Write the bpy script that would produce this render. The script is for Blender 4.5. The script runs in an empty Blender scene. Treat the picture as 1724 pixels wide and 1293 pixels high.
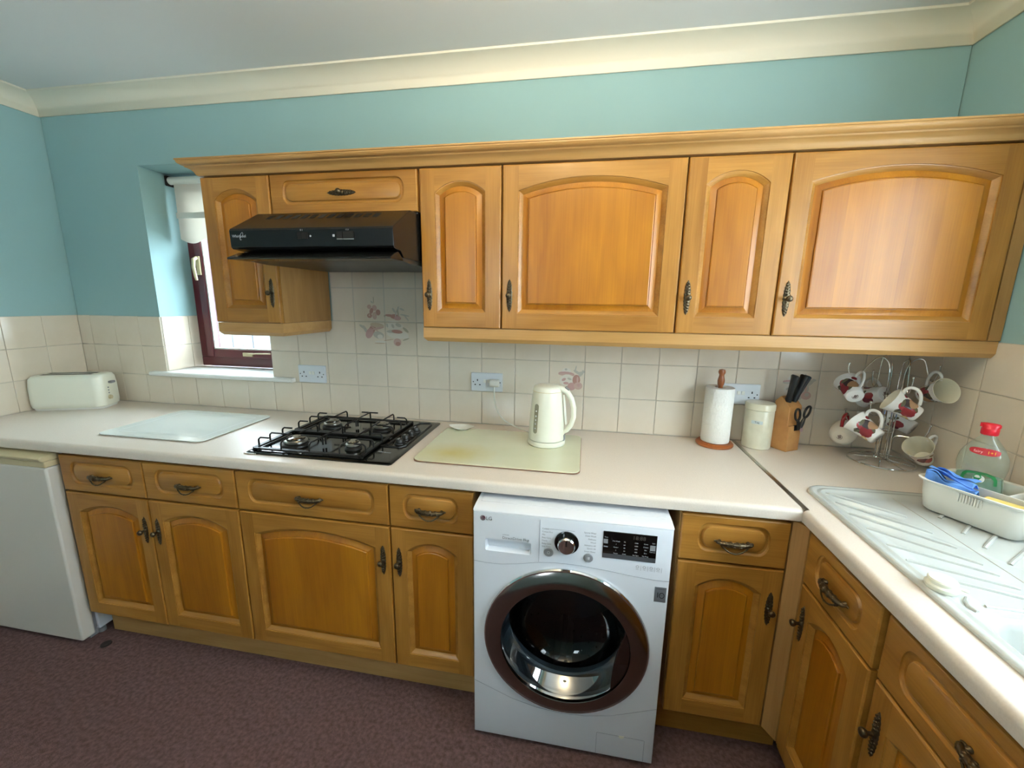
import bpy, bmesh, math, random
from math import pi, sin, cos, sqrt, radians
from mathutils import Vector, Matrix
from mathutils.geometry import tessellate_polygon
random.seed(7)
S = bpy.context.scene
COL = S.collection

# ------------------------------------------------------------ camera, world, lights, exposure
CAMP = Vector((0.60357, -1.83411, 1.48077))
cam_d = bpy.data.cameras.new('camera'); cam = bpy.data.objects.new('camera', cam_d); COL.objects.link(cam)
rt = Vector((0.98459348, 0.17436573, 0.01312534)); up = Vector((-0.04672437, 0.19001961, 0.98066782)); fw = Vector((-0.16850079, 0.96617242, -0.1952392))
m3 = Matrix((rt, up, -fw)).transposed()
cam.matrix_world = Matrix.Translation(CAMP) @ m3.to_4x4()
cam_d.sensor_width = 36; cam_d.lens = 699.62 / 1724 * 36; cam_d.clip_start = 0.02
S.camera = cam

S.view_settings.view_transform = 'Standard'; S.view_settings.look = 'None'
S.view_settings.gamma = 1; S.view_settings.use_curve_mapping = False
S.view_settings.exposure = 0.22
w = bpy.data.worlds.new('overcast_sky'); S.world = w; w.use_nodes = True
bgn = w.node_tree.nodes['Background']; bgn.inputs[0].default_value = (0.83, 0.91, 1.0, 1); bgn.inputs[1].default_value = 15.0

def daylight(name, loc, rot, sx, sy, power, col):
    """soft daylight standing in a real window opening, just inside its glass"""
    l = bpy.data.lights.new(name, 'AREA'); l.shape = 'RECTANGLE'; l.size = sx; l.size_y = sy; l.energy = power; l.color = col
    o = bpy.data.objects.new(name, l); COL.objects.link(o); o.location = loc; o.rotation_euler = rot
    return o
daylight('sink_window_daylight', (1.930, -1.41, 1.58), (0, pi / 2, 0), 0.84, 1.22, 3, (0.90, 0.95, 1.0))
def point(name, loc, power, col, r):
    l = bpy.data.lights.new(name, 'POINT'); l.energy = power; l.color = col; l.shadow_soft_size = r
    o = bpy.data.objects.new(name, l); COL.objects.link(o); o.location = loc
point('ceiling_lamp_glow', (0.45, -1.35, 2.20), 38, (1.0, 0.80, 0.50), 0.05)

# ------------------------------------------------------------ helpers
def lin(h):
    if not isinstance(h, str): return tuple(h) + (1,)
    h = h.lstrip('#'); c = [int(h[i:i + 2], 16) / 255 for i in (0, 2, 4)]
    return tuple(x / 12.92 if x <= .04045 else ((x + .055) / 1.055) ** 2.4 for x in c) + (1,)
def setin(n, k, v):
    if k in n.inputs: n.inputs[k].default_value = v
def mat(name, color, rough=.5, metal=0., spec=.5, coat=0., bump=None, mottle=None, emit=None, emit_s=0, trans=0, alpha=1, vary=0, cr=.1):
    m = bpy.data.materials.new(name); m.use_nodes = True; nt = m.node_tree; p = nt.nodes['Principled BSDF']
    c = lin(color); p.inputs['Base Color'].default_value = c
    setin(p, 'Roughness', rough); setin(p, 'Metallic', metal); setin(p, 'Specular IOR Level', spec)
    setin(p, 'Coat Weight', coat); setin(p, 'Coat Roughness', cr); setin(p, 'Transmission Weight', trans); setin(p, 'Alpha', alpha)
    if emit: p.inputs['Emission Color'].default_value = lin(emit); p.inputs['Emission Strength'].default_value = emit_s
    tc = nt.nodes.new('ShaderNodeTexCoord')
    if mottle:                                        # (scale, other colour, amount)
        sc, c2, amt = mottle
        n = nt.nodes.new('ShaderNodeTexNoise'); n.inputs['Scale'].default_value = sc; n.inputs['Detail'].default_value = 5
        r = nt.nodes.new('ShaderNodeValToRGB'); r.color_ramp.elements[0].position = .5 - .25 * amt; r.color_ramp.elements[1].position = .5 + .25 * amt
        r.color_ramp.elements[0].color = c; r.color_ramp.elements[1].color = lin(c2)
        nt.links.new(tc.outputs['Object'], n.inputs['Vector']); nt.links.new(n.outputs['Fac'], r.inputs['Fac'])
        nt.links.new(r.outputs['Color'], p.inputs['Base Color'])
    if vary:
        oi = nt.nodes.new('ShaderNodeObjectInfo'); mr = nt.nodes.new('ShaderNodeMapRange'); mr.inputs[3].default_value = 1 - vary; mr.inputs[4].default_value = 1 + vary
        hs = nt.nodes.new('ShaderNodeHueSaturation'); nt.links.new(oi.outputs['Random'], mr.inputs[0]); nt.links.new(mr.outputs[0], hs.inputs['Value'])
        if mottle: nt.links.new(r.outputs['Color'], hs.inputs['Color'])
        else: hs.inputs['Color'].default_value = c
        nt.links.new(hs.outputs[0], p.inputs['Base Color'])
    if bump:                                          # (scale, strength, distance)
        n = nt.nodes.new('ShaderNodeTexNoise'); n.inputs['Scale'].default_value = bump[0]; n.inputs['Detail'].default_value = 4
        b = nt.nodes.new('ShaderNodeBump'); b.inputs['Strength'].default_value = bump[1]; b.inputs['Distance'].default_value = bump[2]
        nt.links.new(tc.outputs['Object'], n.inputs['Vector']); nt.links.new(n.outputs['Fac'], b.inputs['Height']); nt.links.new(b.outputs[0], p.inputs['Normal'])
    return m
def oak(name, light, dark, axis='z', rough=.40, coat=.16, planks=0):
    m = bpy.data.materials.new(name); m.use_nodes = True; nt = m.node_tree; p = nt.nodes['Principled BSDF']; L = nt.links.new
    tc = nt.nodes.new('ShaderNodeTexCoord'); oi = nt.nodes.new('ShaderNodeObjectInfo')
    off = nt.nodes.new('ShaderNodeVectorMath'); off.operation = 'SCALE'; cmb = nt.nodes.new('ShaderNodeCombineXYZ')
    for i in range(3): L(oi.outputs['Random'], cmb.inputs[i])
    L(cmb.outputs[0], off.inputs[0]); off.inputs['Scale'].default_value = 13.7
    add = nt.nodes.new('ShaderNodeVectorMath'); add.operation = 'ADD'; L(tc.outputs['Object'], add.inputs[0]); L(off.outputs[0], add.inputs[1])
    def mp(long, across):
        n = nt.nodes.new('ShaderNodeMapping'); s = {'z': (across, across, long), 'x': (long, across, across), 'y': (across, long, across)}[axis]
        n.inputs['Scale'].default_value = s; L(add.outputs[0], n.inputs['Vector']); return n
    a = mp(1.1, 7); n1 = nt.nodes.new('ShaderNodeTexNoise'); n1.inputs['Scale'].default_value = 1.0; n1.inputs['Detail'].default_value = 3; L(a.outputs[0], n1.inputs['Vector'])
    fr = nt.nodes.new('ShaderNodeMath'); fr.operation = 'MULTIPLY'; fr.inputs[1].default_value = 11; L(n1.outputs['Fac'], fr.inputs[0])
    pp = nt.nodes.new('ShaderNodeMath'); pp.operation = 'PINGPONG'; pp.inputs[1].default_value = 1; L(fr.outputs[0], pp.inputs[0])
    b = mp(6, 260); n2 = nt.nodes.new('ShaderNodeTexNoise'); n2.inputs['Scale'].default_value = 1.0; n2.inputs['Detail'].default_value = 4; L(b.outputs[0], n2.inputs['Vector'])
    c = mp(.5, 3); n3 = nt.nodes.new('ShaderNodeTexNoise'); n3.inputs['Scale'].default_value = 1.3; L(c.outputs[0], n3.inputs['Vector'])
    m1 = nt.nodes.new('ShaderNodeMath'); m1.operation = 'MULTIPLY_ADD'; m1.inputs[1].default_value = .30; L(pp.outputs[0], m1.inputs[0]); L(n3.outputs['Fac'], m1.inputs[2])
    m2 = nt.nodes.new('ShaderNodeMath'); m2.operation = 'MULTIPLY_ADD'; m2.inputs[1].default_value = .55; L(n2.outputs['Fac'], m2.inputs[0]); L(m1.outputs[0], m2.inputs[2])
    last = m2
    if planks:
        sx = nt.nodes.new('ShaderNodeSeparateXYZ'); L(add.outputs[0], sx.inputs[0])
        d = nt.nodes.new('ShaderNodeMath'); d.operation = 'DIVIDE'; d.inputs[1].default_value = planks; L(sx.outputs[0], d.inputs[0])
        f = nt.nodes.new('ShaderNodeMath'); f.operation = 'FLOOR'; L(d.outputs[0], f.inputs[0])
        wn = nt.nodes.new('ShaderNodeTexWhiteNoise'); wn.noise_dimensions = '1D'; L(f.outputs[0], wn.inputs['W'])
        ma = nt.nodes.new('ShaderNodeMath'); ma.operation = 'MULTIPLY_ADD'; ma.inputs[1].default_value = .30; L(wn.outputs['Value'], ma.inputs[0]); L(m2.outputs[0], ma.inputs[2]); last = ma
    r = nt.nodes.new('ShaderNodeMapRange'); r.inputs[1].default_value = .45; r.inputs[2].default_value = 1.25 + (.25 if planks else 0); L(last.outputs[0], r.inputs[0])
    mx = nt.nodes.new('ShaderNodeMix'); mx.data_type = 'RGBA'; mx.inputs[6].default_value = lin(light); mx.inputs[7].default_value = lin(dark); L(r.outputs[0], mx.inputs[0])
    L(mx.outputs[2], p.inputs['Base Color']); setin(p, 'Roughness', rough); setin(p, 'Coat Weight', coat); setin(p, 'Coat Roughness', .22)
    bp = nt.nodes.new('ShaderNodeBump'); bp.inputs['Strength'].default_value = .15; bp.inputs['Distance'].default_value = .0006; L(n2.outputs['Fac'], bp.inputs['Height']); L(bp.outputs[0], p.inputs['Normal'])
    return m
def spots(name, base, blobs, rough=.12, coat=.4):
    """glazed ware with printed patches: blobs = (centre, radii, rotation, colour) in object space"""
    m = mat(name, base, rough, coat=coat); nt = m.node_tree; p = nt.nodes['Principled BSDF']; L = nt.links.new
    tc = nt.nodes.new('ShaderNodeTexCoord'); nz = nt.nodes.new('ShaderNodeTexNoise'); nz.inputs['Scale'].default_value = 90; L(tc.outputs['Object'], nz.inputs['Vector'])
    prev = None
    for c, rr, rot, colr in blobs:
        mp = nt.nodes.new('ShaderNodeMapping'); mp.vector_type = 'TEXTURE'
        mp.inputs['Location'].default_value = c; mp.inputs['Rotation'].default_value = rot; mp.inputs['Scale'].default_value = rr
        L(tc.outputs['Object'], mp.inputs['Vector'])
        ln = nt.nodes.new('ShaderNodeVectorMath'); ln.operation = 'LENGTH'; L(mp.outputs[0], ln.inputs[0])
        ad = nt.nodes.new('ShaderNodeMath'); ad.operation = 'MULTIPLY_ADD'; ad.inputs[1].default_value = .5; L(nz.outputs['Fac'], ad.inputs[0]); L(ln.outputs['Value'], ad.inputs[2])
        lt = nt.nodes.new('ShaderNodeMath'); lt.operation = 'LESS_THAN'; lt.inputs[1].default_value = 1.22; L(ad.outputs[0], lt.inputs[0])
        mx = nt.nodes.new('ShaderNodeMix'); mx.data_type = 'RGBA'; L(lt.outputs[0], mx.inputs[0])
        if prev is None: mx.inputs[6].default_value = lin(base)
        else: L(prev, mx.inputs[6])
        mx.inputs[7].default_value = lin(colr); prev = mx.outputs[2]
    if prev: L(prev, p.inputs['Base Color'])
    return m
def glassy(name, tint='ffffff', refl=.9, rough=.02, body=0.0, bodycol='ffffff', minr=.0):
    """see-through sheet: transparent + fresnel reflection (+ a little body colour)"""
    m = bpy.data.materials.new(name); m.use_nodes = True; nt = m.node_tree; nt.nodes.clear(); L = nt.links.new
    out = nt.nodes.new('ShaderNodeOutputMaterial'); t = nt.nodes.new('ShaderNodeBsdfTransparent'); t.inputs[0].default_value = lin(tint)
    g = nt.nodes.new('ShaderNodeBsdfGlossy'); g.inputs['Roughness'].default_value = rough; g.inputs[0].default_value = (refl, refl, refl, 1)
    lw = nt.nodes.new('ShaderNodeLayerWeight'); lw.inputs[0].default_value = .5
    pw = nt.nodes.new('ShaderNodeMath'); pw.operation = 'POWER'; pw.inputs[1].default_value = 4.5; L(lw.outputs['Facing'], pw.inputs[0])
    mr = nt.nodes.new('ShaderNodeMapRange'); mr.inputs[3].default_value = max(minr, .04); L(pw.outputs[0], mr.inputs[0])
    last = t
    if body:
        d = nt.nodes.new('ShaderNodeBsdfDiffuse'); d.inputs[0].default_value = lin(bodycol); mb = nt.nodes.new('ShaderNodeMixShader'); mb.inputs[0].default_value = body
        L(t.outputs[0], mb.inputs[1]); L(d.outputs[0], mb.inputs[2]); last = mb
    ms = nt.nodes.new('ShaderNodeMixShader'); L(mr.outputs[0], ms.inputs[0]); L(last.outputs[0], ms.inputs[1]); L(g.outputs[0], ms.inputs[2]); L(ms.outputs[0], out.inputs[0])
    return m

def world_of(o):
    v = Vector((0, 0, 0))
    while o is not None: v = v + o.location; o = o.parent
    return v
class MB:
    """collects faces for ONE mesh; coordinates in world space unless local=True at build"""
    def __init__(s): s.v = []; s.f = []; s.m = []; s.mi = 0
    def add(s, vs, fs):
        b = len(s.v); s.v += [Vector(p) for p in vs]; s.f += [[b + i for i in f] for f in fs]; s.m += [s.mi] * len(fs); return s
    def box(s, x0, x1, y0, y1, z0, z1):
        if x0 > x1: x0, x1 = x1, x0
        if y0 > y1: y0, y1 = y1, y0
        if z0 > z1: z0, z1 = z1, z0
        return s.add([(x0, y0, z0), (x1, y0, z0), (x1, y1, z0), (x0, y1, z0), (x0, y0, z1), (x1, y0, z1), (x1, y1, z1), (x0, y1, z1)],
                     [(0, 3, 2, 1), (4, 5, 6, 7), (0, 1, 5, 4), (1, 2, 6, 5), (2, 3, 7, 6), (3, 0, 4, 7)])
    def loft(s, rings, close=True, cap0=False, cap1=False, flip=False):
        n = len(rings[0]); vs = [p for r in rings for p in r]; fs = []
        for i in range(len(rings) - 1):
            for j in range(n if close else n - 1):
                a, b = i * n + j, i * n + (j + 1) % n; q = (a, b, b + n, a + n); fs.append(q[::-1] if flip else q)
        if cap0: fs.append(tuple(range(n)) if flip else tuple(range(n))[::-1])
        if cap1: q = tuple(range((len(rings) - 1) * n, len(rings) * n)); fs.append(q[::-1] if flip else q)
        return s.add(vs, fs)
    def lathe(s, prof, o=(0, 0, 0), ax=(0, 0, 1), n=32, cap0=True, cap1=True):
        ax = Vector(ax).normalized(); t = Vector((0, 0, 1)) if abs(ax.z) < .9 else Vector((1, 0, 0)); u = t.cross(ax).normalized(); v = ax.cross(u); o = Vector(o)
        rings = [[o + ax * h + (u * cos(2 * pi * k / n) + v * sin(2 * pi * k / n)) * max(r, 1e-5) for k in range(n)] for r, h in prof]
        return s.loft(rings, cap0=cap0, cap1=cap1)
    def tube(s, pts, r, n=8, closed=False, caps=True, flat=1.0):
        pts = [Vector(p) for p in pts]; N = len(pts); rings = []; rs = r if isinstance(r, (list, tuple)) else [r] * N
        prevn = None
        for i, p in enumerate(pts):
            a = pts[(i - 1) % N] if (closed or i > 0) else p; b = pts[(i + 1) % N] if (closed or i < N - 1) else p
            t = (b - a).normalized()
            if prevn is None:
                h = Vector((0, 0, 1)) if abs(t.z) < .9 else Vector((1, 0, 0)); nn = (h - t * h.dot(t)).normalized()
            else: nn = (prevn - t * prevn.dot(t)).normalized()
            prevn = nn; bb = t.cross(nn)
            rings.append([p + (nn * cos(2 * pi * k / n) * flat + bb * sin(2 * pi * k / n)) * rs[i] for k in range(n)])
        if closed: rings.append(rings[0])
        return s.loft(rings, cap0=caps and not closed, cap1=caps and not closed)
    def prism(s, poly, axis, a, b):
        """poly of 2D points, extruded along axis from a to b: x->(y,z) y->(x,z) z->(x,y)"""
        def P(q, t): return {'x': (t, q[0], q[1]), 'y': (q[0], t, q[1]), 'z': (q[0], q[1], t)}[axis]
        n = len(poly); vs = [P(q, a) for q in poly] + [P(q, b) for q in poly]
        fs = [(i, (i + 1) % n, (i + 1) % n + n, i + n) for i in range(n)]
        tri = tessellate_polygon([[Vector((q[0], q[1], 0)) for q in poly]])
        for t in tri: fs.append(tuple(t)); fs.append(tuple(i + n for i in t)[::-1])
        return s.add(vs, fs)
    def face(s, outer, holes=()):
        """planar polygon with holes, 3D points"""
        loops = [[Vector(p) for p in outer]] + [[Vector(p) for p in h] for h in holes]
        flat = [p for l in loops for p in l]
        return s.add(flat, [tuple(t) for t in tessellate_polygon(loops)])
    def sphere(s, c, r, n=12, m=8, sc=(1, 1, 1)):
        c = Vector(c); rings = [[c + Vector((sin(pi * i / m) * cos(2 * pi * k / n) * r * sc[0], sin(pi * i / m) * sin(2 * pi * k / n) * r * sc[1], cos(pi * i / m) * r * sc[2])) for k in range(n)] for i in range(1, m)]
        b = len(s.v); s.loft(rings, flip=True); q = len(s.v); s.v += [c + Vector((0, 0, r * sc[2])), c - Vector((0, 0, r * sc[2]))]
        for k in range(n):
            s.f.append([b + k, b + (k + 1) % n, q]); s.m.append(s.mi); e = b + (m - 2) * n; s.f.append([e + (k + 1) % n, e + k, q + 1]); s.m.append(s.mi)
        return s
    def xf(s, M, a=0):
        for i in range(a, len(s.v)): s.v[i] = M @ s.v[i]
        return s
    def mesh(s, name, mats, smooth=True, merge=True, off=Vector((0, 0, 0)), ang=35):
        me = bpy.data.meshes.new(name); me.from_pydata([tuple(p - off) for p in s.v], [], s.f)
        for m in (mats if isinstance(mats, (list, tuple)) else [mats]): me.materials.append(m)
        me.polygons.foreach_set('material_index', s.m); me.update()
        bm = bmesh.new(); bm.from_mesh(me)
        if merge: bmesh.ops.remove_doubles(bm, verts=bm.verts, dist=1e-6)
        bmesh.ops.recalc_face_normals(bm, faces=bm.faces)
        bm.to_mesh(me); bm.free()
        if smooth: me.shade_smooth(); me.set_sharp_from_angle(angle=radians(ang))
        return me
    def build(s, name, mats, parent=None, local=False, bevel=0, seg=2, **kw):
        off = Vector((0, 0, 0)) if (local or parent is None) else world_of(parent)
        o = bpy.data.objects.new(name, s.mesh(name, mats, off=off, **kw)); COL.objects.link(o)
        if parent is not None: o.parent = parent
        if bevel:
            b = o.modifiers.new('bevel', 'BEVEL'); b.width = bevel; b.segments = seg; b.limit_method = 'ANGLE'; b.angle_limit = radians(40)
        return o
def tag(o, label=None, cat=None, group=None, kind=None):
    if label: o['label'] = label
    if cat: o['category'] = cat
    if group: o['group'] = group
    if kind: o['kind'] = kind
    return o
def thing(name, loc, label, cat, group=None):
    o = bpy.data.objects.new(name, None); COL.objects.link(o); o.location = loc; o.empty_display_size = .05
    return tag(o, label, cat, group)
def place(name, me, parent, loc, rot=(0, 0, 0), scale=(1, 1, 1)):
    o = bpy.data.objects.new(name, me); COL.objects.link(o); o.parent = parent; o.location = loc; o.rotation_euler = rot; o.scale = scale
    return o
def arcpts(c, r, a0, a1, n, fn): return [fn(c[0] + r * cos(radians(a0 + (a1 - a0) * i / n)), c[1] + r * sin(radians(a0 + (a1 - a0) * i / n))) for i in range(n + 1)]
def rrect(x0, x1, y0, y1, r, n=5):
    P = []
    for cx, cy, a in ((x1 - r, y0 + r, -90), (x1 - r, y1 - r, 0), (x0 + r, y1 - r, 90), (x0 + r, y0 + r, 180)):
        P += [(cx + r * cos(radians(a + 90 * i / n)), cy + r * sin(radians(a + 90 * i / n))) for i in range(n + 1)]
    return P
_tx = {}
def text_into(mb, body, size, M, align='CENTER', ext=0.0):
    """lettering as flat geometry; M maps text space (x right, y up) into the scene"""
    c = bpy.data.curves.new('lettering', 'FONT'); c.body = body; c.size = size; c.align_x = align; c.align_y = 'CENTER'; c.resolution_u = 2; c.extrude = ext
    o = bpy.data.objects.new('lettering', c); COL.objects.link(o)
    dg = bpy.context.evaluated_depsgraph_get(); me = bpy.data.meshes.new_from_object(o.evaluated_get(dg))
    mb.add([M @ v.co for v in me.vertices], [tuple(p.vertices) for p in me.polygons])
    bpy.data.objects.remove(o); bpy.data.curves.remove(c); bpy.data.meshes.remove(me)
def front(x, y, z, s=1): return Matrix.Translation((x, y, z)) @ Matrix.Rotation(pi / 2, 4, 'X') @ Matrix.Scale(s, 4)   # text plane facing -y

# ------------------------------------------------------------ materials
M = {}
M['paint'] = mat('teal_wall_paint', '98bbbd', .7, bump=(220, .12, .0008), mottle=(2.2, '94b7b9', 1))
M['ceil'] = mat('white_ceiling_paint', 'dfe0de', .85, bump=(160, .1, .0008))
M['cove'] = mat('cream_coving_paint', 'eae4d2', .6)
M['tile'] = mat('cream_glazed_tile', 'e0d4c2', .16, coat=.25, vary=.02, mottle=(9, 'dbceba', .8), bump=(14, .05, .002))
M['grout'] = mat('grout', 'c4bcae', .9)
M['carpet'] = mat('plum_brown_carpet', '5f4a49', .97, spec=.1, bump=(300, .9, .005), mottle=(75, '7d6262', .7))
M['panel'] = oak('oak_panel', 'c38119', '97590a', 'z', planks=.085)
M['oakv'] = oak('oak_upright', 'bf8a3e', '93601d', 'z')
M['oakh'] = oak('oak_rail', 'bf8a3e', '93601d', 'x')
M['oaky'] = oak('oak_rail_side', 'bf8a3e', '93601d', 'y')
M['pale'] = oak('pale_oak_trim', 'c89d64', 'ad8247', 'x', rough=.42, coat=.12)
M['paley'] = oak('pale_oak_trim_side', 'c89d64', 'ad8247', 'y', rough=.42, coat=.12)
M['palev'] = oak('pale_oak_board', 'b38850', '956b38', 'z', rough=.5, coat=.05)
M['bronze'] = mat('antique_bronze', '5f5340', .33, metal=.9, bump=(500, .3, .001))
M['top'] = mat('cream_laminate', 'dfd4c8', .38, mottle=(260, 'd5cabd', .9))
M['topedge'] = M['top']
M['steel'] = mat('brushed_steel', 'b9b6ae', .3, metal=1)
M['chrome'] = mat('chrome', 'd9dcdc', .09, metal=1)
M['black'] = mat('black_enamel', '0c0d0d', .12, coat=.3)
M['blackm'] = mat('black_iron', '101010', .42)
M['hoodb'] = mat('black_hood_paint', '141516', .26, spec=.38)
M['white'] = mat('white_enamel', 'dfe3ea', .25, coat=.15)
M['whitep'] = mat('white_plastic', 'e4e4dc', .35)
M['creamp'] = mat('aged_cream_plastic', 'cdbf98', .45)
M['ivory'] = mat('ivory_plastic', 'e6e6d6', .28, coat=.2)
M['dark'] = mat('dark_void', '0a0808', .8)
M['grey'] = mat('grey_plastic', '8a8c90', .35)
M['maroon'] = mat('maroon_window_paint', '5a1722', .3, coat=.3)
M['fabric'] = mat('cream_blind_fabric', 'e0dbd2', .9, bump=(300, .2, .001))
nt = M['fabric'].node_tree; pb = nt.nodes['Principled BSDF']; tl_ = nt.nodes.new('ShaderNodeBsdfTranslucent'); tl_.inputs[0].default_value = lin('f2eee4'); ms = nt.nodes.new('ShaderNodeMixShader'); ms.inputs[0].default_value = .35
nt.links.new(pb.outputs[0], ms.inputs[1]); nt.links.new(tl_.outputs[0], ms.inputs[2]); nt.links.new(ms.outputs[0], nt.nodes['Material Output'].inputs[0])
M['sill'] = mat('white_sill_paint', 'e6e6e0', .35)
M['glass'] = glassy('window_glass', 'f4fafa', .8)
M['ink'] = mat('grey_lettering', '6f7378', .5)
M['inkd'] = mat('dark_lettering', '2b2c30', .5)
M['inkw'] = mat('white_lettering', 'c9ccd0', .5)
M['sink'] = mat('cream_composite', 'bcc0bc', .12, coat=.4)

# ------------------------------------------------------------ room
XL, XR, ZC, YB = -2.1116, 1.8389, 2.417, -3.5
ZT, PZ, PX = 1.3777, .1549, .1552                     # top of tiling, tile pitch
def struct(o): o['kind'] = 'structure'; return o
flo = struct(MB().box(XL - .2, XR + .2, YB - .2, .25, -.1, 0).build('floor', M['carpet']))
cei = struct(MB().box(XL - .2, XR + .2, YB - .2, .25, ZC, ZC + .1).build('ceiling', M['ceil']))
g, p_ = 0, 1
b = MB(); W0, W1, Z0, Z1 = -1.583, -.947, 1.068, 2.104
def wallbox(*a, m=1): b.mi = m; b.box(*a)
wallbox(XL, W0, .003, .27, 0, ZT, m=0); wallbox(XL, W0, .003, .27, ZT, ZC)
wallbox(W0, W1, .003, .27, 0, Z0, m=0); wallbox(W0, W1, .003, .27, Z1, ZC)
wallbox(W1, XR, .003, .27, 0, ZT, m=0); wallbox(W1, XR, .003, .27, ZT, ZC)
wback = struct(b.build('wall_back', [M['grout'], M['paint']], merge=False))
b = MB(); b.mi = 0; b.box(XL - .2, XL - .003, YB, .27, 0, ZT); b.mi = 1; b.box(XL - .2, XL - .003, YB, .27, ZT, ZC)
wleft = struct(b.build('wall_left', [M['grout'], M['paint']], merge=False))
b = MB(); RY0, RY1, RZ0, RZ1 = -2.08, -.74, 1.10, 2.06
for z0, z1, mi in ((0, RZ0, 0), (RZ1, ZC, 1)): b.mi = mi; b.box(XR + .003, XR + .2, RY0, RY1, z0, z1)
for y0, y1 in ((YB, RY0), (RY1, .27)):
    b.mi = 0; b.box(XR + .003, XR + .2, y0, y1, 0, ZT); b.mi = 1; b.box(XR + .003, XR + .2, y0, y1, ZT, ZC)
wright = struct(b.build('wall_right', [M['grout'], M['paint']], merge=False))
b = MB(); b.box(XL, -.80, YB - .2, YB, 0, ZC); b.box(-.20, XR, YB - .2, YB, 0, ZC); b.box(-.80, -.20, YB - .2, YB, 2.14, ZC); b.box(-.80, -.20, YB - .2, YB, 0, 1.36)
wrear = struct(b.build('wall_rear', M['paint'], merge=False))

# tiles: every one its own piece
tb = MB().box(-.0764, .0764, -.0045, .0045, -.0762, .0762)
tile_me = tb.mesh('tile', M['tile'])
bm = bmesh.new(); bm.from_mesh(tile_me); bmesh.ops.bevel(bm, geom=[e for e in bm.edges if all(v.co.y < 0 for v in e.verts)], offset=.0016, segments=1, affect='EDGES'); bm.to_mesh(tile_me); bm.free()
tile_at = {}
def tile(par, x0, x1, z0, z1, kind):
    gp = .0012
    a, c = (x0 + x1) / 2, (z0 + z1) / 2; sx = (x1 - x0 - 2 * gp) / .1528; sz = (z1 - z0 - 2 * gp) / .1524
    if sx < .06 or sz < .06: return
    if kind == 'b': o = place('tile', tile_me, par, (a, .0035, c), (0, 0, 0), (sx, 1, sz))
    elif kind == 'l': o = place('tile', tile_me, par, (XL - .0035, a, c), (0, 0, pi / 2), (sx, 1, sz))
    elif kind == 'r': o = place('tile', tile_me, par, (XR + .0035, a, c), (0, 0, -pi / 2), (sx, 1, sz))
    elif kind == 'w': o = place('tile', tile_me, par, (W0 - .0005, a, c), (0, 0, pi / 2), (sx, 1, sz))
    return o
rows = [(.9135, 1.0677), (1.0677, 1.2227), (1.2227, ZT)]
gx = [-.0139 + PX * k for k in range(-14, 13)]
gx = [XL] + [x for x in gx if XL + .01 < x < XR - .01] + [XR]
for z0, z1 in rows:
    for x0, x1 in zip(gx[:-1], gx[1:]):
        if z0 > 1.06 and x0 < W1 and x1 > W0:          # cut round the window
            if x0 < W0 - .02: tile(wback, x0, W0, z0, z1, 'b')
            if x1 > W1 + .02: tile(wback, W1, x1, z0, z1, 'b')
            continue
        o = tile(wback, x0, x1, z0, z1, 'b')
        if o: tile_at[(round(x0, 2), round(z0, 2))] = o
for z0, z1 in ((ZT, ZT + PZ), (ZT + PZ, ZT + 2 * PZ)):
    for x0, x1 in zip(gx[:-1], gx[1:]):
        if x1 > -.6 and x0 < 0:
            o = tile(wback, max(x0, -.592), min(x1, 0.02), z0, z1, 'b')
            if o: tile_at[(round(x0, 2), round(z0, 2))] = o
b = MB(); b.box(-.594, .02, -.0006, .003, ZT, ZT + 2 * PZ); o = b.build('grout_bed', M['grout'], wback)
for z0, z1 in rows:
    for k in range(8): tile(wleft, -PX * k - PX + .01 * (k < 0), -PX * k, z0, z1, 'l')
    for k in range(5): tile(wright, -PX * k - PX, -PX * k, z0, z1, 'r')
# reveal tiles in the window recess
for z0, z1 in ((1.0920, 1.2227), (1.2227, ZT)):
    tile(wback, .006, .158, z0, z1, 'w'); tile(wback, .158, .215, z0, z1, 'w')

# tile prints
pr = {}
def print_mesh(cx, cz, w, h, items, par, name='fruit_print'):
    """flat printed shapes; items: (u,v,ru,rv,rot,colour) with u,v in metres from the print centre"""
    cols = []; mb = MB()
    for i, (u, v, ru, rv, rot, colr) in enumerate(items):
        if colr not in cols: cols.append(colr)
        mb.mi = cols.index(colr); n = 14; a = radians(rot); y = -.0013 - .00006 * i
        pts = [(cx + u + ru * cos(t) * cos(a) - rv * sin(t) * sin(a), y, cz + v + ru * cos(t) * sin(a) + rv * sin(t) * cos(a)) for t in [2 * pi * k / n for k in range(n)]]
        mb.add(pts, [tuple(range(n))])
    for cc in cols:
        if cc not in pr: pr[cc] = mat('print_' + cc, cc, .25, coat=.2)
    o = bpy.data.objects.new(name, mb.mesh(name, [pr[cc] for cc in cols], merge=False)); COL.objects.link(o)
    return o
def attach(o, par):
    o.parent = par; s = par.scale
    o.matrix_parent_inverse = Matrix.Diagonal((1 / s[0], 1 / s[1], 1 / s[2], 1)) @ Matrix.Translation(-par.location)
RD, RD2, GN, GY, TN, WH, PK = 'b98f83', 'cbab9f', 'b5ad99', 'bfbaad', 'cbb69f', 'ddd6ca', 'c7a19a'
def zp(u, v): return (-.329 + (u - 680) * .155 / 610, 1.3777 - (v - 725) * .155 / 640)
def zi(lst, c):
    out = []
    for u, v, ru, rv, rot, colr in lst:
        x, z = zp(u, v); out.append((x - c[0], z - c[1], ru * .000254, rv * .000242, -rot, colr))
    return out
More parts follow.
